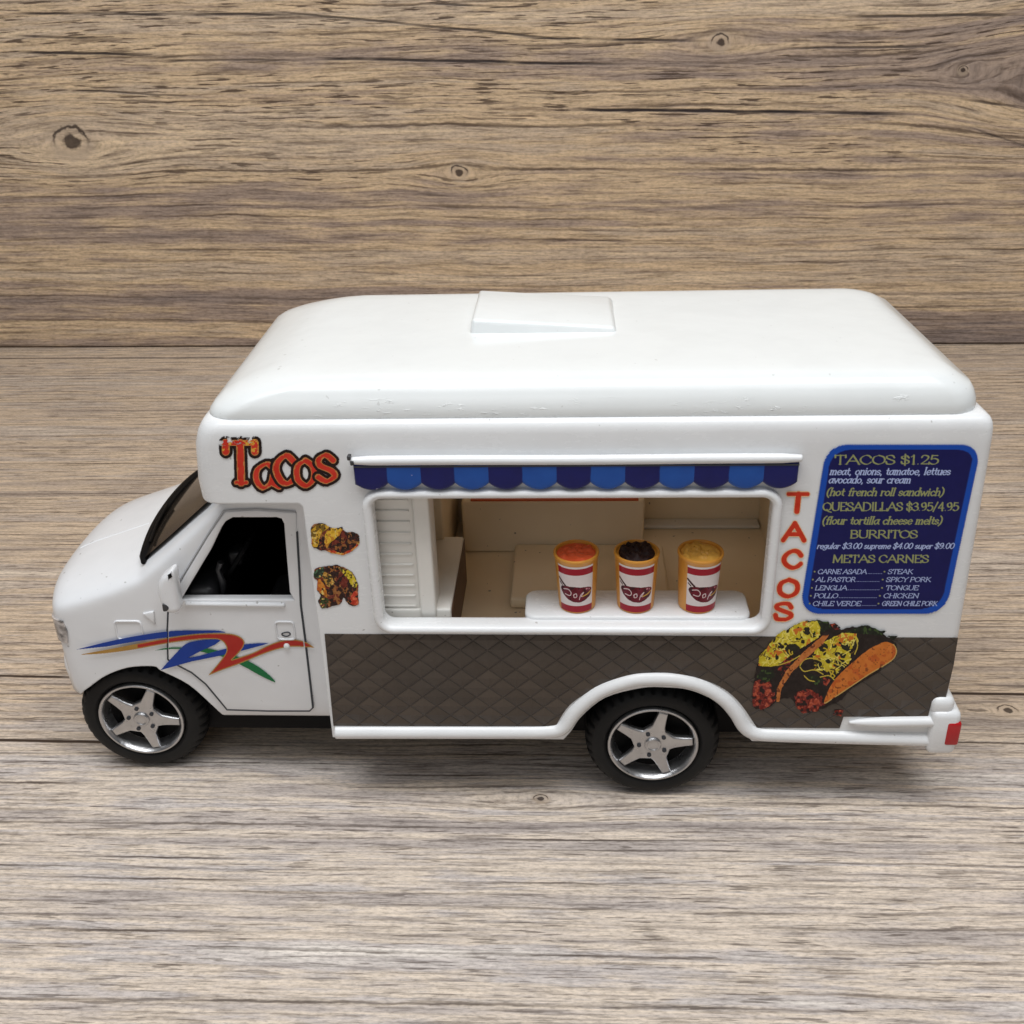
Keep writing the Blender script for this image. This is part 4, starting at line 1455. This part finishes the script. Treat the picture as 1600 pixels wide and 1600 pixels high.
# swoosh stripes on the cab side
s = Sheet(112, 972, 498, 1072, 2.0)
Q = lambda pts: [(100 + .2625 * a, 960 + .2625 * b) for a, b in pts]
blue, red_, gold, green = (22, 60, 150), (176, 44, 34), (176, 134, 66), (24, 110, 62)
gt = catmull(Q([(540, 215), (620, 198), (760, 198), (860, 205), (930, 218)]), 6) + catmull(Q([(1000, 240), (1100, 280), (1190, 335), (1258, 403), (1170, 365), (1080, 315), (960, 258), (860, 232), (740, 208), (640, 206)]), 6)
mg = s.poly(gt)
s.paint(mg, green)
b1 = catmull(Q([(70, 210), (250, 165), (420, 130), (610, 102), (760, 95), (900, 96), (960, 105)]), 6) + catmull(Q([(960, 108), (820, 112), (700, 124), (600, 138), (420, 162), (250, 192)]), 6)
s.paint(s.poly(b1), jit(s, None, blue, 5, 3, 20))
b2 = catmull(Q([(575, 332), (640, 260), (720, 180), (780, 160), (860, 150), (940, 148)]), 6) + Q([(900, 180), (820, 215), (735, 260), (800, 248), (940, 210), (1080, 178), (1150, 172), (1218, 172), (1180, 184), (1060, 216), (900, 252), (760, 280), (660, 308)])
s.paint(s.poly(b2), jit(s, None, blue, 5, 4, 20))
rd = catmull(Q([(105, 237), (280, 205), (460, 170), (620, 140), (780, 118), (940, 112), (1030, 125), (1072, 160), (1060, 205), (1000, 270)]), 6) + catmull(Q([(1000, 270), (1120, 230), (1220, 182), (1300, 156), (1370, 150), (1440, 165), (1490, 198)]), 6) + \
     catmull(Q([(1490, 198), (1430, 195), (1360, 192), (1280, 205), (1180, 238), (1050, 292), (950, 328), (858, 364)]), 6) + catmull(Q([(858, 364), (920, 290), (965, 225), (960, 180), (920, 150), (820, 148), (640, 168), (420, 208), (240, 232), (105, 240)]), 6)
mr = s.poly(rd)
s.paint(mr, jit(s, None, gold, 10, 5, 14))
er = s.dist([(rd[i], rd[(i + 1) % len(rd)], 0) for i in range(len(rd))])
s.paint(mr & (er > 1.5) & (s.X > 215), jit(s, None, red_, 8, 6, 20))
crk = s.dist([((262, 940), (262.5, 1030), 1.0), ((466, 940), (488, 1100), 1.0)])
s.a[crk < 0] = 0
s.build('stripe_sticker', M['print'], truck, on_plane(YS - .034)).location = PARTS_OFF
sx_, sz_ = P(449, 1007, YS)
tp('door_lock', lathe([(.045, 0), (.04, -.03), (.02, -.04), (0, -.042)], 16, (sx_, YS - .03, sz_)), M['roofw'], door)

# --- cups on the serving shelf ---------------------------------------------------
HB = 0.86


def cup_wrap(turn):
    s = Sheet(0, 0, 100, 120, 1.6)
    s.paint(np.ones(s.a.shape, bool), jit(s, None, (226, 216, 214), 5, 91, 20))
    s.paint((s.Y > 5) & (s.Y < 22), (158, 22, 42))
    s.paint(s.Y > 103, (158, 22, 42))
    ov = [(6, 62), (14, 54), (40, 52), (70, 54), (92, 58), (97, 68), (90, 82), (70, 92), (46, 93), (26, 86), (12, 74)]
    mo = s.poly(catmull(ov, 5, True), 1.0, 92)
    s.paint(mo, jit(s, None, (104, 18, 36), 26, 93, 12))
    s.paint(s.dist([((2, 36), (22, 52), 2.6), ((4, 46), (12, 52), 1.6)]) < 0, (62, 26, 26))
    s.paint(mo & (s.noise(7, 94, 2) > .66), (60, 14, 24))
    for pts in ([(16, 62), (30, 60), (38, 68), (34, 76), (20, 74)], [(46, 72), (52, 70), (53, 78), (46, 80), (45, 73)], [(60, 86), (64, 74), (72, 68), (66, 78), (80, 76)]):
        c_ = catmull(pts, 5)
        s.paint(s.dist([(a_, b2, 1.0) for a_, b2 in zip(c_, c_[1:])]) < 0, (226, 206, 206))
    c_ = catmull([(70, 78), (84, 74), (95, 68)], 5)
    s.paint(s.dist([(a_, b2, 1.7) for a_, b2 in zip(c_, c_[1:])]) < 0, (206, 160, 70))
    s.paint(s.dist([((80, 60), (82, 60), 1.6), ((88, 62), (89, 62), 1.3)]) < 0, (216, 140, 150))

    def mp(px, py):
        h = .035 + (1 - py / 120) * .735
        r = .252 + .042 * (h / HB) + .0035
        a = np.radians(-90 + turn + (px - 50) * 1.06)
        return np.stack([r * np.cos(a), r * np.sin(a), h], 1)
    return s, mp


def make_cup(x, y, mat, label, turn, kind, seed):
    c = bpy.data.objects.new('cup', None)
    col.objects.link(c)
    c.location = (x, y, 3.22)
    c.rotation_euler = (math.radians(.6), math.radians(seed % 3 - 1), 0)
    tag(c, label, 'cup', 'cups on the serving shelf')
    me = lathe([(0, 0), (.236, 0), (.250, .015), (.252, .03), (.294, .80), (.306, .815), (.310, .835), (.306, .855), (.288, .862), (.272, .85), (.266, .82), (.0, .815)], 48, axis='Z')
    smooth(me, 40)
    link('cup_body', me, M['cup'], c)
    s, mp = cup_wrap(turn)
    s.build('paper_label', M['print'], c, mp)
    r = np.random.default_rng(seed)
    # lumpy filling
    n, m_ = 48, 13
    cen = [(r.uniform(-.2, .2), r.uniform(-.2, .2), r.uniform(.02, .05), r.uniform(.5, 1)) for _ in range({'salsa': 34, 'choc': 46, 'queso': 30}[kind])]
    v = []
    for j in range(m_):
        rad = .262 * j / (m_ - 1) if kind != 'choc' else .245 * j / (m_ - 1)
        for i in range(n):
            a = 2 * math.pi * i / n
            px, py = rad * math.cos(a), rad * math.sin(a)
            h = 0.0
            for cx, cy, w_, k_ in cen:
                d = ((px - cx) ** 2 + (py - cy) ** 2) / (w_ * w_)
                if kind == 'queso':
                    h = max(h, k_ * math.exp(-(d - 1) ** 2 * 1.2))
                else:
                    h = max(h, k_ * math.exp(-d * .9))
            amp = {'salsa': .05, 'choc': .075, 'queso': .05}[kind]
            v.append((px, py, .822 + amp * h * (1 if j < m_ - 1 else .0) + (.02 if kind == 'choc' and j < m_ - 1 else 0)))
    f = [(j * n + i, j * n + (i + 1) % n, (j + 1) * n + (i + 1) % n, (j + 1) * n + i) for j in range(m_ - 1) for i in range(n)]
    part('filling', v, f, mat, c, 60)


cx1, cx2, cx3 = P(902, 900, .4)[0], P(994, 900, .4)[0], P(1091, 900, .4)[0]
make_cup(cx1, .42, M['salsa'], 'amber cup filled with red orange salsa, on the white shelf in the serving window', -4, 'salsa', 3)
make_cup(cx2, .42, M['choc'], 'amber cup filled with dark brown lumps, on the white shelf in the serving window', -3, 'choc', 4)
make_cup(cx3, .42, M['queso'], 'amber cup filled with yellow cheese sauce, on the white shelf in the serving window', 13, 'queso', 5)

# ------------------------------------------------------------------ bring everything to scene scale
done = set()
for o in list(scene.objects):
    if o.type == 'MESH' and o.data.name not in done:
        done.add(o.data.name)
        o.data.transform(Matrix.Scale(S, 4))
    if o.type in ('MESH', 'EMPTY'):
        o.location = o.location * S
    if o.type == 'EMPTY':
        o.empty_display_size = 0.1
